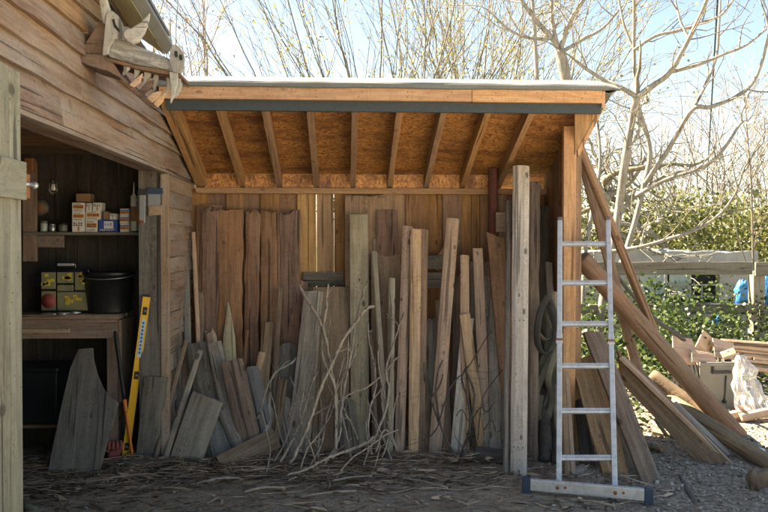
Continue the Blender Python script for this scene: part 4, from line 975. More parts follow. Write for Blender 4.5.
def pliers(label, x, y, ang, L, mat):
    p = at_z(x, y, bz + .012); t = thing('pliers', label, 'pliers', p, 'hand tools on the bench'); m = Matrix.Translation(p) @ Matrix.Rotation(ang, 4, 'Z')
    for s in (-1, 1):
        mb = MB(); mb.tube([m @ V(q) for q in ((.0, 0, 0), (-.03, .012 * s, 0), (-.08, .018 * s, 0), (-L, .012 * s, 0))], [.006, .007, .008, .006], 8); obj('handle', mb, mat, t)
    mb = MB(); mb.tube([m @ V(q) for q in ((-.01, 0, 0), (.02, 0, 0), (.06, 0, 0))], [.012, .013, .004], 8); obj('jaw', mb, 'steel', t)
pliers('blue handled pliers lying left of the bucket on the bench', 72, 313, .3, .13, 'blue')
pliers('steel pliers lying in front of the organiser case', 58, 314, -.2, .12, 'steel')
# storage box under the bench
p0 = at_y(22, 412, 5.31); p1 = at_y(57, 372, 5.31)
t = thing('storage_box', 'dark lidded plastic storage box under the bench', 'storage box', V(((p0.x + p1.x) / 2, 5.45, .245)))
mb = MB(); mb.hexa([V((p0.x - .08, 5.33, .245)), V((p1.x - .015, 5.33, .245)), V((p1.x - .015, 5.62, .245)), V((p0.x - .08, 5.62, .245))], [V((p0.x - .1, 5.31, p1.z)), V((p1.x, 5.31, p1.z)), V((p1.x, 5.64, p1.z)), V((p0.x - .1, 5.64, p1.z))]); obj('tub', mb, 'blackp', t, bevel=.008)
mb = MB(); mb.box(p0.x - .11, p1.x + .012, 5.295, 5.65, p1.z + .001, p1.z + .03); obj('lid', mb, 'blackp', t, bevel=.008)
# things on the end wall and ceiling
def clockface():
    Y = IY1 - .03; c = at_y(42, 208, Y); s = scale_at(c); t = thing('round_dial', 'round pale dial in a dark case on the workshop wall', 'dial', c)
    mb = MB(); mb.cyl(c, c + V((0, -.03, 0)), 8 * s, 7.6 * s, 28); obj('case', mb, 'greyp', t)
    mb = MB(); mb.cyl(c + V((0, -.031, 0)), c + V((0, -.033, 0)), 5.5 * s, sides=28); obj('dial_face', mb, 'cardn', t)
clockface()
Y = 5.3; c = at_y(53, 186, Y)
t = thing('work_lamp', 'small unlit caged lamp hanging by a flex from the ceiling', 'lamp', c)
mb = MB(); mb.tube(smooth([at_y(52, 156, Y), at_y(49, 165, Y), at_y(53, 174, Y), at_y(52, 180, Y)], 5), .005, 6); obj('flex', mb, 'blackr', t)
mb = MB(); mb.cyl(at_y(52, 179, Y), at_y(52.5, 183, Y), .014, .02, 14); obj('socket', mb, 'blackr', t)
mb = MB()
for k in range(6):
    a = k * 1.047; p = c + V((.024 * math.cos(a), .024 * math.sin(a), .02)); mb.tube([p, p + V((.004 * math.cos(a), .004 * math.sin(a), -.05)), c + V((.008 * math.cos(a), .008 * math.sin(a), -.055))], .002, 4)
obj('cage', mb, 'steel', t)
mb = MB(); mb.cyl(c + V((0, 0, .015)), c + V((0, 0, -.03)), .012, .016, 12); obj('bulb', mb, 'cardw', t)
mb = MB(); mb.box(*sorted((at_y(24, 168, 5.4).x, at_y(33, 168, 5.4).x)), 5.4, 5.46, at_y(28, 172, 5.4).z, at_y(28, 158, 5.4).z); tag(obj('tin', mb, 'rusty', bevel=.006), 'rusty brown tin high up at the left of the workshop', 'tin')
# ------------------------------------------------------------------ leaning things in the doorway
def curved_board():
    Y0 = at_z(75, 477).y; b = at_z(75, 477); tp = at_y(85, 348, BF - .07)
    pts = [(47, 475), (97, 478.5), (117, 403), (108, 397), (101, 388), (95, 374), (91, 360), (90, 348), (76, 349), (68, 368), (62, 395), (53, 440)]
    n = V((1, 0, 0)).cross((tp - b).normalized())
    P = []
    for x, y in pts:
        d = ray(x, y); k = (b - C0).dot(n) / d.dot(n); P.append(C0 + d * k)
    mb = MB(); mb.prism(P[::-1], n.normalized() * (.024 if n.y > 0 else -.024), .3)
    ax = (tp - b).normalized(); u = V((1, 0, 0)); rot = Matrix((u, ax.cross(u), ax)).transposed()
    tag(obj('shaped_board', mb, 'dgrey', None, rot, b, bevel=.003), 'dark grey board with a concave curved shoulder leaning on the bench', 'board')
curved_board()
def level():
    b = at_z(125, 460); tp = at_y(147, 295, OY1 - .02)
    rot, L = frame_between(b, tp, .25); m = Matrix.Translation(b) @ rot.to_4x4(); t = thing('spirit_level', 'long yellow spirit level leaning on the far door jamb', 'spirit level', b)
    hw = .024
    mb = MB(); mb.box(-hw, hw, -.011, .011, .012, L - .012, 0, m); obj('body', mb, 'yellow', t, rot, bevel=.002)
    mb = MB()
    for s in (-1, 1): mb.box(s * hw * .94 - .002, s * hw * .94 + .002, -.0125, -.0112, .014, L - .014, 0, m)
    obj('edge_rib', mb, 'yellow', t, rot)
    for q in (.0, L - .011): 
        mb = MB(); mb.box(-hw - .001, hw + .001, -.0125, .0125, q, q + .011, 0, m); obj('end_cap', mb, 'blackr', t, rot, bevel=.002)
    for q in (.1, L * .52, L - .11):
        mb = MB(); mb.box(-hw * .62, hw * .62, -.0135, -.0112, q - .028, q + .028, 0, m); w_ = obj('vial_window', mb, 'blackr', t, rot, bevel=.002)
        mb = MB(); mb.cyl(m @ V((-hw * .45, -.0145, q)), m @ V((hw * .45, -.0145, q)), .006, sides=10); obj('vial', mb, 'clearp', w_)
    mb = MB(); mb.box(-hw * .55, hw * .55, -.0132, -.0112, L * .63, L * .86, 0, m); lb = obj('sticker', mb, 'labelb', t, rot)
    mb = MB()
    for k in range(9): mb.box(-hw * .25, hw * .3, -.0138, -.0133, L * .65 + k * .026, L * .65 + k * .026 + .017, 0, m)
    obj('print', mb, 'cardb', lb, rot)
level()
def axe():
    b = at_y(126, 412, 5.235); tp = at_y(115, 331, 5.235); b0 = at_y(132.5, 457, 5.24)
    t = thing('long_handled_tool', 'black and orange tool handle leaning right beside the yellow level', 'tool handle', V((b0.x, b0.y, 0)))
    rng_ = [(b0, b, .013, 'orange', 'handle_lower'), (b, b.lerp(tp, .16), .017, 'orange', 'grip_collar'), (b.lerp(tp, .16), tp, .017, 'blackr', 'grip')]
    for a, c, r, mat, nm in rng_:
        mb = MB(); mb.tube([a, a.lerp(c, .1), a.lerp(c, .5), a.lerp(c, .9), c], [r * .85, r, r * .93, r, r * .7], 12, flat=.75); obj(nm, mb, mat, t)
    mb = MB(); mb.box(b0.x - .04, b0.x + .06, b0.y - .012, b0.y + .05, .0, .06); obj('head', mb, 'rusty', t, bevel=.01)
axe()
def lumpy(name, label, cat, c, r, mat, seed, sq=(1, 1, .6), kind=None, amp=.35, fr=2.4, ring=14):
    mb = MB(); vs = []; fs = []; n = ring
    for j in range(n + 1):
        th = math.pi * j / n
        for i in range(2 * n):
            ph = math.pi * i / n; d = V((math.sin(th) * math.cos(ph), math.sin(th) * math.sin(ph), math.cos(th)))
            k = 1 + amp * nz(d.x * fr + seed, d.y * fr, d.z * fr) + amp * .5 * nz(d.x * fr * 3 + seed, d.y * fr * 3, d.z * fr * 3)
            vs.append(c + V((d.x * sq[0], d.y * sq[1], d.z * sq[2])) * r * k)
    for j in range(n):
        for i in range(2 * n): fs.append((j * 2 * n + i, (j + 1) * 2 * n + i, (j + 1) * 2 * n + (i + 1) % (2 * n), j * 2 * n + (i + 1) % (2 * n)))
    mb.add(vs, fs, 0, True); return tag(obj(name, mb, mat), label, cat)
def glove():
    c = at_z(114, 462); t = thing('work_glove', 'crumpled red work glove dropped behind the shaped board', 'glove', c)
    mb = MB(); mb.tube(smooth([c + V((-.03, 0, .03)), c + V((0, 0, .05)), c + V((.02, .02, .1))], 5), [.03, .036, .04, .042, .043, .042, .04, .038, .036, .034, .03], 12, flat=.55); obj('palm', mb, 'redrag', t)
    for k in range(4):
        mb = MB(); d = V((.03 - .012 * k, .02, .1)); a = c + d; mb.tube(smooth([a, a + V((.012 - .01 * k, -.02, .04)), a + V((.03 - .016 * k, -.045, .03)), a + V((.03 - .014 * k, -.06, -.005))], 4), [.012] * 12 + [.008], 8); obj('finger', mb, 'redrag', t)
    mb = MB(); mb.tube(smooth([c + V((-.02, 0, .06)), c + V((-.045, -.02, .09)), c + V((-.05, -.03, .12))], 4), [.013] * 8 + [.008], 8); obj('thumb', mb, 'redrag', t)
glove()
lumpy('metal_coupling', 'small dull metal coupling lying on the litter below the level', 'coupling', at_z(121, 466, .025), .03, 'steel', 3, (1.3, 1, .9), amp=.3)
mb = MB(); c = at_z(118, 463, .03)
mb = MB(); c = at_z(28, 508, .02); mb.tube([c + V((-.05, .04, .02)), c, c + V((.06, -.03, 0))], [.02, .024, .015], 10); tag(obj('hose_end', mb, 'strap'), 'grey green hose end on the ground by the door foot', 'hose')
# ------------------------------------------------------------------ carved monster skull on the gable
def skull():
    Y = at_x(84, 50, XW + .03).y
    t = thing('carved_skull', 'silvered wooden horned monster skull with open toothed jaws on the barn gable', 'carving', at_y(90, 50, Y))
    cp = lambda x, y: (70 + x / 4.66, y / 4.66)
    def grown(pts, k):
        cx, cy = sum(p[0] for p in pts) / len(pts), sum(p[1] for p in pts) / len(pts); return [(cx + (x - cx) * k, cy + (y - cy) * k) for x, y in pts]
    def plate(name, pts, dy, th, mat, parent=t, grain='X', bev=.003):
        mb = MB(); P = [at_y(*cp(x, y), Y + dy) for x, y in pts]
        a = sum((P[i].cross(P[(i + 1) % len(P)]) for i in range(len(P))), V()).y
        mb.prism(P if a < 0 else P[::-1], V((0, th, 0)), RND.random()); return obj(name, mb, mat, parent, grain, bevel=bev)
    plate('back_board', [(40, 250), (140, 92), (176, 100), (160, 262), (100, 268)], .03, .16, 'rust')
    snout = [(172, 262), (186, 196), (205, 178), (230, 178), (300, 205), (465, 272), (462, 328), (300, 300)]
    # snout: a planed wedge, top edge rounded back
    P = [at_y(*cp(x, y), Y) for x, y in snout]; mb = MB()
    Q = [p + V((0, .15, 0)) for p in P]; mb.prism(P[::-1], V((0, .14, 0)), .4)
    ax = (at_y(*cp(465, 300), Y) - at_y(*cp(180, 225), Y)).normalized(); n = V((0, 1, 0)); obj('snout', mb, 'skull', t, Matrix((n.cross(ax), n, ax)).transposed(), bevel=.012)
    plate('palate', [(160, 262), (300, 302), (462, 330), (520, 345), (520, 360), (300, 318), (165, 280)], -.01, .18, 'rust')
    for dy in (-.028, .145):
        plate('brow_plate', [(150, 255), (160, 150), (168, 70), (180, 52), (198, 50), (220, 68), (236, 96), (246, 122), (272, 124), (292, 140), (298, 168), (288, 196), (255, 186), (205, 180), (184, 212), (178, 250)], dy, .024, 'tooth', grain='Z')
        plate('nostril_plate', [(466, 232), (474, 212), (490, 205), (508, 216), (524, 240), (532, 268), (528, 310), (512, 342), (478, 334), (464, 290)], dy + .002, .024, 'tooth', grain='Z')
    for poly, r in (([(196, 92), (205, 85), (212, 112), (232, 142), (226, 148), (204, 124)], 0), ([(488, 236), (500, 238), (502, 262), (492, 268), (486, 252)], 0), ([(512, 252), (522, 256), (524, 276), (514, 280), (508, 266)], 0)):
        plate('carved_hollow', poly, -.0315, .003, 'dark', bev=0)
    plate('horn', [(128, -60), (150, -70), (172, 0), (186, 50), (166, 72), (152, 108), (140, 50)], -.012, .03, 'tooth', grain='Z', bev=.006)
    plate('horn', [(285, 128), (318, 108), (345, 84), (370, 56), (364, 100), (346, 150), (318, 194), (290, 204), (262, 190), (258, 168)], -.055, .026, 'tooth', bev=.007)
    plate('horn_boss', [(262 + 26 * math.cos(a * .5236) + 14, 160 + 28 * math.sin(a * .5236)) for a in range(12)], -.064, .008, 'tooth', bev=.003)
    for i, pts in enumerate([[(248, 296), (280, 302), (270, 322), (245, 346), (250, 320)], [(298, 306), (323, 308), (318, 335), (298, 368), (300, 335)], [(345, 316), (374, 318), (370, 350), (338, 400), (346, 350)], [(388, 362), (400, 330), (412, 332), (406, 372), (390, 420)]]):
        plate('upper_tooth', grown(pts, 1.22), .0 + .02 * i, .022, 'tooth', grain='Z', bev=.004)
    for i, pts in enumerate([[(464, 340), (500, 345), (498, 390), (484, 440), (468, 472), (470, 400)], [(500, 348), (514, 352), (512, 400), (490, 446), (498, 400)], [(444, 330), (462, 336), (460, 400), (442, 446), (450, 390)], [(510, 350), (522, 358), (518, 400), (500, 440), (512, 395)]]):
        plate('fang', grown(pts, 1.12), -.02 + .045 * i, .024, 'tooth', grain='Z', bev=.004)
    # lower jaw: slab sloping away from the wall
    J = [(35, 258), (70, 250), (160, 250), (205, 300), (235, 345), (300, 405), (392, 488), (400, 510), (352, 482), (282, 420), (230, 362), (180, 332), (90, 306), (55, 290)]
    plate('lower_jaw', J, .0, .2, 'rust', bev=.004)
    for i, pts in enumerate([[(278, 392), (300, 372), (332, 345), (322, 382), (296, 402)], [(318, 428), (346, 398), (382, 374), (372, 408), (336, 440)], [(348, 466), (384, 436), (428, 418), (410, 448), (366, 484)], [(385, 494), (408, 456), (438, 436), (428, 470), (402, 500)], [(330, 412), (350, 380), (368, 372), (362, 396)]]):
        plate('lower_tooth', grown(pts, 1.2), -.012 + .022 * i, .02, 'rust' if i == 1 else 'split', bev=.004)
skull()
# ------------------------------------------------------------------ fence and what stands at the end of the yard
FN = 8.2
def fence():
    t = thing('rail_fence', 'weathered two rail timber fence with a mossy post at the yard end', 'fence', V((4, FN, 0)))
    for (ya, yb, x0, x1, dy) in ((262, 275, 560, 753, 0), (304, 315, 560, 757, .0), (262, 276, 756, 900, .004), (304, 316, 760, 900, .004)):
        a = at_y(x0, yb, FN + dy); b = at_y(x1, ya, FN + dy); L = b.x - a.x; mb = MB(); n = 24; so = ya + x0; vs = []
        for i in range(n + 1):
            x = a.x + L * i / n
            for y, z in ((0, a.z), (0, b.z), (.035, b.z), (.035, a.z)):
                vs.append(V((x, FN + dy + y, z + .006 * nz(so, x * 3) + (.004 * nz(so + 3, x * 7) if z == b.z else 0))))
        mb.add(vs, [(i * 4 + q, i * 4 + 4 + q, i * 4 + 4 + (q + 1) % 4, i * 4 + (q + 1) % 4) for i in range(n) for q in range(4)] + [(0, 1, 2, 3), (n * 4 + 3, n * 4 + 2, n * 4 + 1, n * 4)], RND.random())
        obj('rail', mb, 'fence', t, 'X', bevel=.004)
    for x in (760, 560):
        a = at_y(x - 6, 272, FN + .04); b = at_y(x + 6, 272, FN + .04); mb = MB(); mb.box(a.x, b.x, FN + .045, FN + .17, -.1, at_y(x, 272 if x < 700 else 274, FN).z + .03); obj('post', mb, 'green', t, bevel=.012)
fence()
def ruin():
    Y = 9.6; t = thing('ruined_frame_wall', 'derelict low wall with a crumbling concrete ledge and dusty panes behind the fence', 'wall', V((5, Y, 0)))
    a, b = at_y(575, 257, Y), at_y(756, 257, Y); zt, zl = at_y(680, 250, Y).z, at_y(680, 263, Y).z; z0 = at_y(680, 303, Y).z
    mb = MB(); n = 40; vs = []
    for i in range(n + 1):
        x = a.x + (b.x - a.x) * i / n
        for y, z in ((-.06, zl + .02 * nz(x * 3)), (-.05 + .02 * nz(x * 5, 2), zt - .02 + .05 * nz(x * 2.5, 5)), (.25, zt + .03 * nz(x * 2, 8)), (.25, zl)): vs.append(V((x, Y + y, z)))
    mb.add(vs, [(i * 4 + q, i * 4 + 4 + q, i * 4 + 4 + (q + 1) % 4, i * 4 + (q + 1) % 4) for i in range(n) for q in range(4)] + [(0, 1, 2, 3), (n * 4 + 3, n * 4 + 2, n * 4 + 1, n * 4)])
    obj('ledge', mb, 'concrete', t, 'X')
    mb = MB(); mb.box(a.x, b.x, Y, Y + .2, -.1, z0 - .002); obj('base', mb, 'concrete', t, 'X')
    for x0, x1, mat, nm in ((575, 640, 'concrete', 'panel'), (640.5, 668, 'pane', 'pane'), (720.5, 756, 'concrete', 'panel')):
        q, r = at_y(x0, 280, Y), at_y(x1, 280, Y); mb = MB(); mb.box(q.x, r.x, Y + .02, Y + .06, z0, zl - .002, .4); obj(nm, mb, mat, t, 'X')
    q, r = at_y(669, 280, Y), at_y(720, 280, Y); mb = MB(); mb.box(q.x, r.x, Y + .12, Y + .14, z0, zl - .002); w_ = obj('window', mb, 'dark', t, 'X')
    mb = MB(); zz = at_y(690, 297, Y).z; mb.box(q.x, r.x, Y + .03, Y + .05, zz - .012, zz + .012); zz = at_y(690, 285, Y).z; mb.box(q.x, r.x, Y + .03, Y + .05, zz - .01, zz + .01)
    for xx in (676, 690, 704): c = at_y(xx, 290, Y).x; mb.box(c - .01, c + .01, Y + .052, Y + .07, z0, at_y(690, 285, Y).z)
    obj('glazing_bar', mb, 'concrete', w_, 'X')
    q2, r2 = at_y(672, 280, Y), at_y(694, 280, Y); mb = MB(); mb.box(q2.x, r2.x, Y + .075, Y + .085, z0 + .06, zl - .03); obj('pane', mb, 'pane', w_, 'X')
ruin()
lumpy('blue_sack', 'blue plastic sack hung behind the fence left of the mossy post', 'sack', at_y(742, 294, FN + .35), .085, 'bluebag', 4, (.95, .8, 1.8), amp=.35)
lumpy('blue_sack', 'blue plastic sack hung behind the fence right of the mossy post', 'sack', at_y(767, 290, FN + .35), .09, 'bluebag', 9, (.8, .8, 2.2), amp=.35)
lumpy('blue_sack', 'small blue plastic scrap low in the leaves under the fence', 'sack', at_y(716, 321, FN + .2), .07, 'bluebag', 14, (1.0, .6, .8), amp=.5)
# crate with offcuts
def crate():
    Y = 6.65; a = at_y(698, 409, Y); b = at_y(738, 362, Y); zt = b.z; x0 = a.x; x1 = b.x; D = .55
    t = thing('plastic_crate', 'grey green plastic crate with a handle slot, open dark at its side', 'crate', V(((x0 + x1) / 2, Y, 0)))
    mb = MB(); mb.hexa([V((x0 + .02, Y, .0)), V((x1 - .025, Y, .0)), V((x1 - .025, Y + .02, .0)), V((x0 + .02, Y + .02, .0))], [V((x0, Y - .03, zt)), V((x1, Y - .03, zt)), V((x1, Y - .01, zt)), V((x0, Y - .01, zt))]); obj('front_panel', mb, 'greyp', t, bevel=.006)
    mb = MB(); mb.box(x0 - .005, x1 + .008, Y - .05, Y - .012, zt - .03, zt + .005); mb.box(x0 - .005, x0 + .02, Y - .011, Y + D, zt - .03, zt + .005); mb.box(x1 - .02, x1 + .008, Y - .011, Y + D, zt - .03, zt + .005); obj('rim', mb, 'greyp', t, bevel=.005)
    mb = MB(); mb.box(x1 - .025, x1 - .005, Y, Y + D, 0, zt - .031); mb.box(x0, x1, Y + D - .02, Y + D, 0, zt - .031); mb.box(x0 + .02, x1 - .03, Y + .022, Y + D - .022, .01, .03); obj('shell', mb, 'greyp', t)
    mb = MB(); mb.box(x0 + .03, x0 + .045, Y + .03, Y + D - .03, 0.03, zt - .035); obj('inner_shade_sheet', mb, 'blackr', t)  # black sheet standing for the dark inside the open side
    mb = MB(); mb.box(x0, x0 + .012, Y + .001, Y + D - .021, 0, zt - .031); obj('side_shade_sheet', mb, 'blackr', t)  # black sheet added to paint the shade filling the crate's open side
    mb = MB(); W = x1 - x0; mb.box(x0 + W * .3, x0 + W * .78, Y - .045, Y - .022, zt - .10, zt - .075); mb.box(x0 + W * .3, x0 + W * .36, Y - .04, Y - .02, zt - .074, zt - .031); obj('handle', mb, 'blackr', t, bevel=.003)
    mb = MB(); mb.tube([V((x0 + W * .66, Y - .032, zt - .12)), V((x0 + W * .66, Y - .014, zt * .35)), V((x0 + W * .64, Y - .008, .06))], .006, 6); mb.cyl(V((x0 + W * .64, Y - .03, .07)), V((x0 + W * .64, Y - .005, .07)), .016); obj('tie_rod', mb, 'blackr', t)
    return x0, x1, Y, zt, D
cx0, cx1, cY, czt, cD = crate()
rng = random.Random(21)
OFF = 'split wood offcuts heaped on the crate'
offs = [((673, 349), (697, 352), 26, 6.75, 'curled split shingle lying leftmost on the crate heap'), ((700, 338), (713, 352), 25, 6.85, 'broad split shingle standing tilted at the top of the heap'), ((692, 356), (716, 359), 13, 6.66, 'flat pale shingle lying over the crate rim'),
        ((714, 347), (735, 352), 20, 6.8, 'wide clean shingle lying right of the tilted one'), ((680, 356), (700, 351), 9, 6.78, 'narrow split shingle under the leftmost one'), ((722, 356), (738, 350), 8, 6.7, 'small split piece at the right rim of the crate')]
for (a, b, w_, Y, lab) in offs:
    slanted(lab, a, b, Y, Y + rng.uniform(-.03, .05), w_, 'split', .014, name='offcut', cat='offcut', roll=rng.uniform(-.75, -.25), group=OFF, tip='ragged', waney=.012)
PL = 'split boards stacked right of the crate'
for k in range(8):
    y0 = 345.5 + k * 3.6; xa = 716 + rng.uniform(0, 14) + (k > 3) * 22; Y = 6.95 - k * .012
    slanted(['topmost', 'second', 'third', 'fourth', 'fifth', 'sixth', 'seventh', 'lowest'][k] + ' long split board from the top of the stack by the crate', (xa, y0 - 3), (795, y0 + rng.uniform(1.5, 5)), Y, Y + .05, 5, 'split' if k % 3 else 'tan', .07, name='split_board', cat='board', roll=rng.uniform(-.15, .1), group=PL, tip='ragged', waney=.004)
PB = 'split logs lying under the plastic sheet'
for k, (a, b, r, lab) in enumerate([((742, 417), (790, 408), 4.5, 'split log lying behind the plastic sheet foot'), ((737, 428), (800, 417), 4, 'long pale split log lying low right of the pole'), ((752, 436), (800, 426), 4, 'split log lying nearest the camera right of the pole'), ((727, 417), (752, 412), 5, 'stubby split log end behind the thick pole')]):
    slanted(lab, a, b, 6.1, 6.2, r * 2, 'split', .08, name='split_log', cat='log', roll=-.35, group=PB, tip='ragged', waney=.008)
slanted('broken flat offcut leaning on the sheet foot', (752, 424), (740, 405), 6.15, 6.3, 8, 'split', .02, name='offcut', cat='offcut', roll=.3, group=OFF)
lumpy('stump', 'small rough log stump end at the right edge of the gravel', 'stump', at_z(761, 482, .05), .075, 'brown', 31, (1, .9, 1.15), amp=.35)
lumpy('stone', 'grey flint lump under the right edge of the stump', 'stone', at_z(768, 492, .01), .05, 'stone', 37, amp=.4)
lumpy('rag', 'crumpled white rag at the foot of the thick pole', 'rag', at_z(754, 451, .02), .05, 'rag', 41, (1.4, .8, .6), amp=.5)
lumpy('scrap_sheet', 'pale grey scrap lying on the gravel behind the bent rod', 'scrap', at_z(668, 425, .02), .06, 'stone', 44, (1.4, 1, .5), amp=.5)
def polythene():
    Y = 6.5; mb = MB(); nu, nv = 60, 54; vs = []
    for j in range(nv + 1):
        v = j / nv
        for i in range(nu + 1):
            u = i / nu; y = 355 + 58 * v
            xl_ = 737 - 5 * math.sin(v * 3.1) + 3 * nz(v * 5, 11); xr = 744 + 26 * v ** .6 + 4 * nz(v * 6, 17)
            px_ = xl_ + (xr - xl_) * u
            fold = .6 * (.08 * nz(u * 5 + v * .8, v * 1.2, 3) + .05 * math.sin(u * 21 + 4 * nz(v * 1.5, u * 2)) * (.3 + v) + .03 * nz(u * 16, v * 5, 9))
            vs.append(at_y(px_ + 2.5 * nz(v * 6, u * 3, 7), y + 7 * nz(u * 4, 1) * v + 3 * nz(u * 13, 4) * v, Y - .04 - .10 * math.sin(u * math.pi) + fold - .1 * v))
    W = nu + 1; mb.add(vs, [(j * W + i, j * W + i + 1, (j + 1) * W + i + 1, (j + 1) * W + i) for j in range(nv) for i in range(nu)], 0, True)
    tag(obj('polythene_sheet', mb, 'sheet'), 'crumpled clear polythene sheet hanging off the stack beside the crate', 'plastic sheet')
polythene()
# ------------------------------------------------------------------ vegetation
rv = random.Random(77)
def leaves_at(mb, p, n, spread, size, rng, bias=0.0):
    for _ in range(n):
        q = p + V((rng.gauss(0, spread), rng.gauss(0, spread), rng.gauss(0, spread)))
        mb.leaf(q, rng.random() * 6.28, size * rng.uniform(.6, 1.3), rng, min(1, max(0, rng.gauss(.5 + bias, .25))))
def hedge():
    t = thing('hedge', 'tall pale green sunlit hedge filling the view behind the fence', 'hedge', V((8, 14, 0)))
    core = MB(); fol = MB(); rng = random.Random(4)
    for k in range(330):
        x = rng.uniform(1.5, 17); y = rng.uniform(12.3, 16.5); top = 2.05 + .28 * nz(x * .7, 3) + .3 * nz(x * 2.1, 9) + .04 * (y - 12) + max(0, x - 7) * .07
        z = top - abs(rng.gauss(0, .55)) if rng.random() < .7 else rng.uniform(.3, top)
        if z < .2: continue
        n = 80; sp = rng.uniform(.16, .30); b = rng.gauss(0, .16)
        leaves_at(fol, V((x, y, z)), n, sp, .075, rng, b)
    # dense near face
    for k in range(170):
        x = rng.uniform(2, 15); z = rng.uniform(.8, 2.1); y = 12.2 + .5 * nz(x, z * 2)
        leaves_at(fol, V((x, y, z)), 55, .17, .065, rng, rng.gauss(0, .18))
    for k in range(40):
        x = 1.5 + k * .4; pts = [V((x, 14, 0)), V((x + rng.uniform(-.3, .3), 14 + rng.uniform(-.6, .6), 1)), V((x + rng.uniform(-.5, .5), 14 + rng.uniform(-1, 1), 2.0))]; core.tube(smooth(pts, 3), .03, 5)
    obj('trunk', core, 'treebark', t, 'Z'); obj('foliage', fol, 'hedge', t)
hedge()
def undergrowth():
    fol = MB(); rng = random.Random(9)
    for k in range(260):
        x = rng.uniform(1.6, 6.2); y = rng.uniform(7.0, 8.15); z = rng.uniform(.05, .5 + .3 * nz(x * 1.4, y) + .15 * (x > 2.2) + (y - 7) * .25)
        leaves_at(fol, V((x, y, max(.04, z))), 42, .10, .04, rng, rng.gauss(-.03, .2))
    for k in range(110):
        x = rng.uniform(1.6, 6.5); y = rng.uniform(8.3, 9.4); leaves_at(fol, V((x, y, rng.uniform(.1, .95))), 38, .12, .042, rng, rng.gauss(0, .2))
    for k in range(40):
        x = rng.uniform(1.6, 2.6); y = rng.uniform(5.8, 7.4); leaves_at(fol, V((x, y, rng.uniform(.1, .75))), 16, .09, .045, rng, rng.gauss(-.1, .2))
    tag(obj('undergrowth', fol, 'ivy'), 'bright green brambles and nettles growing along the fence foot', 'undergrowth', kind='stuff')
undergrowth()
# fig like bare tree right of the store, its pale limbs traced from the photo
def pale_tree():
    t = thing('bare_pale_tree', 'big bare tree with smooth pale limbs right behind the store', 'tree', at_z(596, 405))
    lim = MB(); tw = MB(); rng = random.Random(31); tips = []
    P = lambda l: smooth([at_y(x, y, Y) for x, y, Y in l], 6)
    limbs = [([(592, 430, 8.2), (598, 340, 8.2), (607, 280, 8.2), (618, 215, 8.2), (624, 170, 8.1), (631, 125, 8.0), (637, 97, 7.9)], 5, 3.4),
             ([(637, 97, 7.9), (655, 84, 7.8), (670, 72, 7.7), (684, 48, 7.6), (697, 22, 7.5), (709, -6, 7.4), (720, -40, 7.3)], 3.2, 1.6),
             ([(606, 290, 8.3), (622, 262, 8.4), (634, 225, 8.4), (644, 185, 8.4), (650, 150, 8.4), (640, 112, 8.4), (636, 90, 8.4), (634, 50, 8.4), (634, 0, 8.4), (632, -30, 8.4)], 3.2, 1.4),
             ([(637, 97, 7.9), (622, 88, 7.9), (605, 80, 8.0), (588, 70, 8.1), (575, 60, 8.1)], 2.6, 1.4),
             ([(644, 185, 8.4), (668, 150, 8.2), (692, 110, 8.0), (710, 107, 7.9), (735, 97, 7.8), (752, 84, 7.7), (762, 62, 7.6), (768, 36, 7.5)], 2.6, 1.3),
             ([(692, 110, 8.0), (704, 88, 8.0), (716, 58, 8.0), (719, 25, 8.0), (721, -10, 8.0)], 1.7, 1.0),
             ([(634, 50, 8.3), (655, 36, 8.2), (680, 30, 8.1), (706, 21, 8.0), (722, 14, 7.9), (736, -4, 7.8)], 1.7, 1.0),
             ([(671, 72, 7.7), (700, 64, 7.7), (724, 54, 7.7), (746, 45, 7.7), (770, 26, 7.7)], 1.9, 1.0),
             ([(608, 252, 8.1), (640, 247, 7.9), (672, 238, 7.8), (700, 228, 7.7), (722, 212, 7.6), (736, 192, 7.5), (744, 168, 7.4)], 2.2, 1.0),
             ([(636, 196, 8.4), (665, 180, 8.2), (695, 170, 8.0), (716, 158, 7.9), (730, 140, 7.8), (742, 122, 7.7), (750, 125, 7.6)], 2.3, 1.0),
             ([(595, 380, 8.2), (583, 330, 8.5), (584, 270, 8.8), (592, 210, 9.0), (600, 160, 9.2), (596, 110, 9.3)], 2.6, 1.2),
             ([(634, 50, 8.4), (624, 25, 8.5), (617, -10, 8.6)], 1.5, .9), ([(690, 40, 7.6), (680, 20, 7.7), (674, -8, 7.8)], 1.4, .8)]
    cfg = dict(wig=.20, up=.05, dens=3.2, ang=(.5, 1.1), len=(.35, .6), rmin=.0032, seg=.09, t0=.1)
    for l, r0, r1 in limbs:
        pts = P(l); n = len(pts); so = rng.random() * 50
        lim.tube(pts, [(r0 + (r1 - r0) * i / (n - 1)) * scale_at(p) * (1 + .12 * nz(so, i * .5)) for i, p in enumerate(pts)], 10)
        for i in range(4, n - 1):
            if rng.random() < .2:
                d = (pts[i + 1] - pts[i]).normalized(); a = Matrix.Rotation(rng.random() * 6.28, 3, d) @ d.orthogonal().normalized(); g = rng.uniform(.5, 1.2)
                grow(tw, pts[i], (d * math.cos(g) + a * math.sin(g) + V((0, 0, .25))).normalized(), rng.uniform(.3, .8), .0085, 2, rng, cfg, tips)
        grow(tw, pts[-1], (pts[-1] - pts[-2]).normalized(), .6, r1 * scale_at(pts[-1]) * .8, 1, rng, cfg, tips)
    obj('trunk', lim, 'palebark', t, 'Z'); obj('crown', tw, 'treebark', t, 'Z')
pale_tree()
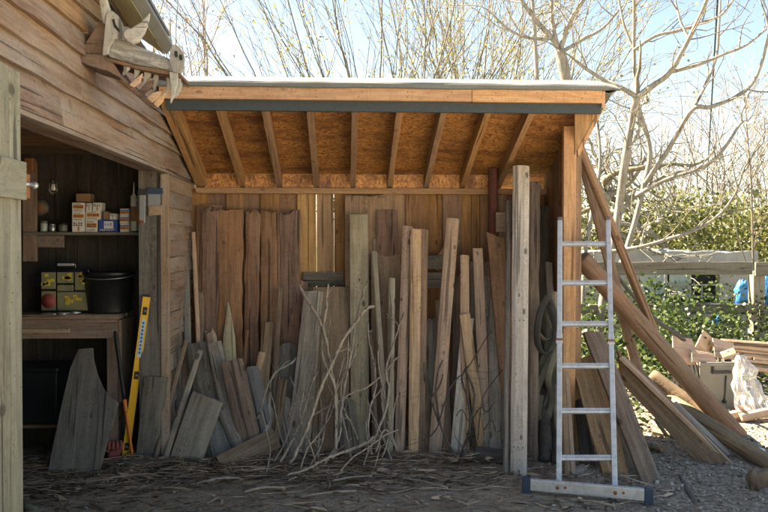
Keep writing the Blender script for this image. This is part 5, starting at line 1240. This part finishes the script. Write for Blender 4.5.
def gnarled():
    t = thing('gnarled_tree', 'low gnarled lichen grey tree with crooked drooping limbs over the hedge', 'tree', at_z(600, 370))
    lim = MB(); tw = MB(); rng = random.Random(41); tips = []
    b = V((at_y(598, 300, 10.5).x, 10.5, 0)); hub = b + V((.1, 0, 1.9))
    lim.tube(smooth([b, b + V((.05, 0, .8)), hub], 5), [.12, .11, .1, .1, .1, .1, .095, .09, .09, .085, .08], 9)
    cfg = dict(wig=.30, up=.02, dens=3.6, ang=(.5, 1.3), len=(.4, .7), rmin=.005, seg=.11, t0=.08, sides=[3, 4, 5, 6])
    for k in range(17):
        a = k * 2.399; el = rng.uniform(-.1, 1.0); d = V((math.cos(a) * math.cos(el) + .35, math.sin(a) * math.cos(el) * .6, math.sin(el)))
        grow(lim if k % 3 == 0 else tw, hub + V((0, 0, rng.uniform(-.4, .5))), d.normalized(), rng.uniform(1.3, 2.3), rng.uniform(.03, .05), 2, rng, cfg, tips)
    obj('trunk', lim, 'treebark', t, 'Z'); obj('crown', tw, 'palebark', t, 'Z')
gnarled()
def fan_tree(name, label, base, n, h, spread, seed, mat, leafm, rbase, leafn, cfg, lean=0.0, lsize=.042, biasx=0.0):
    t = thing(name, label, 'tree', base); lim = MB(); tw = MB(); lf = MB(); rng = random.Random(seed); tips = []
    hub = base + V((0, 0, h * .22)); lim.tube(smooth([base, base + V((.1, 0, h * .12)), hub], 4), rbase * 2.2, 10)
    for k in range(n):
        f = (k + .5) / n * 2 - 1; a = f * spread + rng.gauss(0, .06) + biasx
        d = V((math.sin(a), rng.gauss(0, .22), math.cos(a))).normalized(); before = len(tips)
        grow(tw, hub + V((f * .25, rng.gauss(0, .15), rng.uniform(-.3, .3))), d, h * rng.uniform(.75, 1.05), rbase * rng.uniform(.6, 1), 2, rng, cfg, tips)
    if leafm:
        for pts, lev in tips:
            if lev > 1: continue
            for p in pts[1:]:
                if rng.random() < leafn: leaves_at(lf, p, rng.choice((1, 2, 3, 4)), .05, lsize, rng, 0)
        obj('leaves', lf, leafm, t)  # given the pink bud material, this part is buds rather than leaves
    obj('trunk', lim, mat, t, 'Z'); obj('crown', tw, mat, t, 'Z')
b = at_y(400, 245, 13); b.z = 0
fan_tree('multistem_tree', 'bushy many stemmed tree coming into yellow green leaf behind the roof', b, 40, 6.6, 1.05, 51, 'treebark', 'bud', .026, .42, dict(wig=.06, up=.03, dens=1.6, ang=(.25, .7), len=(.3, .5), rmin=.004, seg=.28, t0=.15))
b = at_y(497, 245, 15); b.z = 0
fan_tree('multistem_tree', 'second many stemmed tree with fewer leaves behind the right of the roof', b, 22, 7.2, .5, 57, 'treebark', 'bud', .028, .25, dict(wig=.08, up=.03, dens=1.5, ang=(.3, .8), len=(.3, .5), rmin=.0045, seg=.3, t0=.15))
def spotted():
    t = thing('spotted_trunk_tree', 'bare tree with a dark spotted trunk forking just above the roof edge', 'tree', V((at_y(568, 240, 9.0).x, 9.0, 0)))
    lim = MB(); tw = MB(); rng = random.Random(61); tips = []; P = lambda l: smooth([at_y(x, y, 9.0) for x, y in l], 6)
    for l, r0, r1 in (([(574, 420), (572, 250), (567, 110), (565, 76), (560, 50)], 7, 5.5), ([(560, 52), (552, 38), (540, 25), (528, 10), (515, -12)], 3, 1.6), ([(560, 52), (566, 30), (575, 12), (590, -10)], 3, 1.6), ([(563, 60), (556, 40), (552, 15), (552, -15)], 2.6, 1.5), ([(537, 80), (535, 40), (533, 10), (532, -20)], 2.2, 1.6), ([(552, 38), (530, 38), (510, 30), (492, 14)], 1.8, .9), ([(565, 50), (585, 38), (603, 28), (622, 6)], 2.0, 1.0)):
        pts = P(l); n = len(pts); lim.tube(pts, [(r0 + (r1 - r0) * i / (n - 1)) * scale_at(p) * (1 + .1 * nz(i * .7, r0)) for i, p in enumerate(pts)], 10)
        if r0 < 6:
            for i in range(3, n):
                if rng.random() < .4: grow(tw, pts[i], V((rng.gauss(0, .8), rng.gauss(0, .5), .6)).normalized(), rng.uniform(.4, .9), .009, 2, rng, dict(wig=.16, up=.05, dens=3, ang=(.5, 1.), len=(.35, .6), rmin=.0035, seg=.1), tips)
    obj('trunk', lim, 'palebark', t, 'Z'); obj('crown', tw, 'palebark', t, 'Z')
spotted()
for i, (x, Y, h, lab, bias) in enumerate([(668, 26, 6.0, 'hazy fine branched bare tree far behind the hedge, leftmost of three', 0), (716, 24, 5.6, 'hazy fine branched bare tree far behind the hedge, middle of three', 0), (775, 25, 5.4, 'hazy fine branched bare tree far behind the hedge at the picture edge', 0)]):
    b = at_y(x, 245, Y); b.z = 0
    fan_tree('far_bare_tree', lab, b, 13, h, .8, 70 + i, 'farbark', None, .045, 0, dict(wig=.09, up=.03, dens=1.7, ang=(.35, .9), len=(.35, .55), rmin=.010, seg=.3, t0=.1))
b = at_y(168, 245, 17); b.z = 0
fan_tree('budding_tree', 'bare tree with pinkish buds showing beside the barn verge', b, 14, 6.7, .62, 83, 'farbark', 'pinkbud', .05, .35, dict(wig=.10, up=.03, dens=1.4, ang=(.35, .9), len=(.3, .5), rmin=.007, seg=.3, t0=.15), lsize=.06, biasx=-.12)
def sapling():
    t = thing('slender_sapling', 'single slender straight sapling with small red buds by the fence post', 'tree', V((at_y(754, 300, 8.9).x, 8.9, 0)))
    lim = MB(); tw = MB(); rng = random.Random(91); tips = []
    pts = smooth([at_y(755, 330, 8.9), at_y(753, 250, 8.9), at_y(751, 180, 8.9), at_y(747, 130, 8.9), at_y(745, 95, 8.9)], 6)
    pts.insert(0, V((pts[0].x, 8.9, 0)))
    lim.tube(pts, [.017 - .012 * i / (len(pts) - 1) for i in range(len(pts))], 7)
    pts2 = smooth([at_y(752, 280, 8.9), at_y(742, 250, 8.9), at_y(733, 215, 8.9)], 5); lim.tube(pts2, .008, 6)
    lf = MB()
    for i in range(6, len(pts)):
        for s in range(2): grow(tw, pts[i], V((rng.choice((-1, 1)) * .6, rng.gauss(0, .4), .8)).normalized(), rng.uniform(.15, .5), .005, 1, rng, dict(wig=.12, up=.08, dens=3, ang=(.4, .9), len=(.3, .5), rmin=.0032, seg=.09), tips)
    for q, lev in tips: leaves_at(lf, q[-1], 2, .02, .03, rng)
    obj('trunk', lim, 'treebark', t, 'Z'); obj('crown', tw, 'treebark', t, 'Z'); obj('leaves', lf, 'pinkbud', t)  # the last part is the sapling's red buds, not leaves
sapling()
# overhead service wire, running away from the camera side to a far roof
mb = MB(); a = at_y(719, -25, 8.0); b = at_y(703, 240, 45)
pts = [a.lerp(b, i / 30) + V((0, 0, -.25 * math.sin(math.pi * i / 30))) for i in range(31)]; mb.tube(pts, [.011 + .012 * i / 30 for i in range(31)], 6)
tag(obj('overhead_wire', mb, 'wire', None, 'Y'), 'dark overhead wire crossing the sky right of the store', 'wire')
mb = MB(); mb.cyl(V((b.x, b.y + .1, 0)), V((b.x, b.y + .1, b.z + .15)), .10, .08, 10); tag(obj('wire_pole', mb, 'farbark', None, 'Z'), 'distant pole holding the overhead wire behind the hedge', 'pole')
# ------------------------------------------------------------------ litter and gravel
def gz(x, y): return .012 * nz(x * 2.1, y * 2.1) + .012 * nz(x * 7, y * 7, 4) + .006 * nz(x * 23, y * 23, 8)
def litter():
    mb = MB(); rng = random.Random(14)
    clumps = [(rng.uniform(-2.2, 1.6), rng.gauss(4.95, .3)) for _ in range(26)]
    for k in range(12000):
        if rng.random() < .45:
            cx_, cy_ = rng.choice(clumps); x = rng.gauss(cx_, .28); y = rng.gauss(cy_, .10)
        else: x = rng.uniform(-2.3, 2.0); y = rng.uniform(4.0, 6.0)
        if not (-2.6 < x < 2.2 and 3.8 < y < 6.05) or (x > 1.0 and rng.random() < .6): continue
        pile = max(0, 1 - abs(y - 5.05) / .6)
        if rng.random() > .3 + .7 * pile: continue
        kind = rng.random()
        if kind < .5: L, w_, hh = rng.uniform(.05, .26), rng.uniform(.0012, .003), .8          # straw and fine twigs
        elif kind < .8: L, w_, hh = rng.uniform(.04, .18), rng.uniform(.003, .008), .5          # bark strips
        elif kind < .93: L, w_, hh = rng.uniform(.03, .13), rng.uniform(.007, .018), .2        # flakes
        else: L, w_, hh = rng.uniform(.008, .025), rng.uniform(.004, .01), .4                   # crumbs
        a = rng.gauss(0, .5) + (rng.uniform(0, 3.14) if rng.random() < .35 else 0); tl = rng.gauss(0, .10)
        d = V((math.cos(a) * math.cos(tl), math.sin(a) * math.cos(tl), math.sin(tl))); c = V((x, y, gz(x, y) + rng.uniform(.001, .02 + .05 * pile * pile)))
        s = V((-math.sin(a), math.cos(a), rng.gauss(0, .3))).normalized() * w_; h = V((0, 0, w_ * hh))
        nrm = V((-d.y, d.x, 0)); kink = rng.gauss(0, .045); n = 4 if L > .07 else 2
        bid = min(1, max(0, rng.gauss(.38, .26))) if rng.random() < .76 else rng.uniform(.65, 1)
        vs = []
        for q in range(n + 1):
            t = q / n; p = c + d * (L * (t - .5)) + nrm * (L * (kink * math.sin(t * 3.14) + rng.gauss(0, .012))) + V((0, 0, rng.gauss(0, .0015)))
            kk = 1 - .6 * abs(2 * t - 1) ** 3 * rng.uniform(.5, 1.2); vs += [p - s * kk, p + h * kk, p + s * kk]
        fs = []
        for q in range(n): o_ = q * 3; fs += [(o_, o_ + 3, o_ + 4, o_ + 1), (o_ + 1, o_ + 4, o_ + 5, o_ + 2)]
        mb.add(vs, fs + [(0, 1, 2), (n * 3, n * 3 + 2, n * 3 + 1)], bid)
    tag(obj('bark_litter', mb, 'litter'), 'brown litter of bark strips and twigs on the store floor', 'litter', kind='stuff')
litter()
def gravel():
    mb = MB(); rng = random.Random(15)
    base = [V((0, 0, .6)), V((1, 0, .05)), V((.31, .95, -.05)), V((-.8, .59, .08)), V((-.8, -.59, 0)), V((.31, -.95, .04)), V((0, 0, -.6))]
    fs = [(0, 1, 2), (0, 2, 3), (0, 3, 4), (0, 4, 5), (0, 5, 1), (6, 2, 1), (6, 3, 2), (6, 4, 3), (6, 5, 4), (6, 1, 5)]
    for k in range(14000):
        x = rng.uniform(-1.8, 4.4); y = rng.uniform(4.0, 6.9)
        pr = min(1, max(.10, (x - .9) / 1.4)) * (1 if y < 6 else .5)
        if rng.random() > pr: continue
        r = rng.choice((.005, .007, .009, .012, .016)) * rng.uniform(.7, 1.3); m = Matrix.Translation(V((x, y, gz(x, y) + r * .2))) @ Matrix.Rotation(rng.random() * 6.28, 4, V((rng.gauss(0, 1), rng.gauss(0, 1), rng.gauss(0, 1))).normalized())
        sc = V((rng.uniform(.7, 1.3), rng.uniform(.7, 1.2), rng.uniform(.6, 1.1)))
        mb.add([m @ (V((v.x * sc.x, v.y * sc.y, v.z * sc.z)) * r) for v in base], fs, min(1, max(0, rng.gauss(.45, .25))))
    tag(obj('gravel', mb, 'gravel'), 'loose grey gravel scattered over the right of the yard', 'gravel', kind='stuff')
gravel()
SL = 'loose sticks lying on the litter'
for k, (a, b, lab) in enumerate([((300, 497), (356, 491), 'pale stick lying alone nearest the camera below the branches'), ((332, 481), (372, 476), 'short brown stick lying left of the litter middle'), ((386, 471), (432, 470), 'pale straight stick lying level below the pink planks'), ((400, 478), (448, 488), 'brown stick pointing down right on the litter middle'), ((196, 484), (240, 478), 'brown stick lying below the pale grey board end'), ((150, 487), (215, 496), 'long thin stick lying on the bare dirt at left'), ((440, 497), (470, 506), 'splintered yellow stick lying on the bare dirt'), ((244, 492), (285, 488), 'grey stick lying left of the white bent twig foot'), ((345, 463), (420, 461), 'long grey stick lying close along the plank feet'), ((100, 480), (150, 474), 'pale stick lying in front of the shaped board'), ((570, 500), (615, 506), 'thin straw coloured stick in front of the ladder')]):
    A, B = at_z(*a, .018), at_z(*b, .022); mb = MB(); m1 = A.lerp(B, .5) + V((0, rng.uniform(-.02, .02), .012))
    pts = smooth([A, m1, B], 5); mb.tube(pts, [rng.uniform(.005, .009) for _ in pts], 7); tag(obj('stick', mb, 'bark', None, 'X'), lab, 'stick', SL)
# ------------------------------------------------------------------ light and world
SUN_AZ, SUN_EL = -58.0, 46.0                # azimuth from +y towards +x, elevation
w = bpy.data.worlds.new('World'); scn.world = w; w.use_nodes = True
nt = w.node_tree; sky = nt.nodes.new('ShaderNodeTexSky'); sky.sky_type = 'NISHITA'; sky.sun_disc = False
sky.sun_elevation = R(SUN_EL); sky.sun_rotation = R(SUN_AZ); sky.air_density = 1.0; sky.dust_density = .4; sky.ozone_density = 1.6
bg = nt.nodes['Background']; bg.inputs['Strength'].default_value = .042
nt.links.new(sky.outputs[0], bg.inputs[0])
sl = bpy.data.lights.new('sun', 'SUN'); sl.energy = 5.0; sl.angle = R(.5); sl.color = (1, .93, .82)
so_ = bpy.data.objects.new('sun', sl); COL.objects.link(so_)
dirv = V((math.sin(R(SUN_AZ)) * math.cos(R(SUN_EL)), math.cos(R(SUN_AZ)) * math.cos(R(SUN_EL)), math.sin(R(SUN_EL))))
so_.rotation_euler = dirv.to_track_quat('Z', 'Y').to_euler(); so_.location = (0, 0, 20)
scn.view_settings.view_transform = 'Standard'; scn.view_settings.look = 'None'; scn.view_settings.gamma = 1
scn.view_settings.use_curve_mapping = False; scn.view_settings.exposure = 2.9
scn.view_settings.use_white_balance = True; scn.view_settings.white_balance_temperature = 7950; scn.view_settings.white_balance_tint = 10
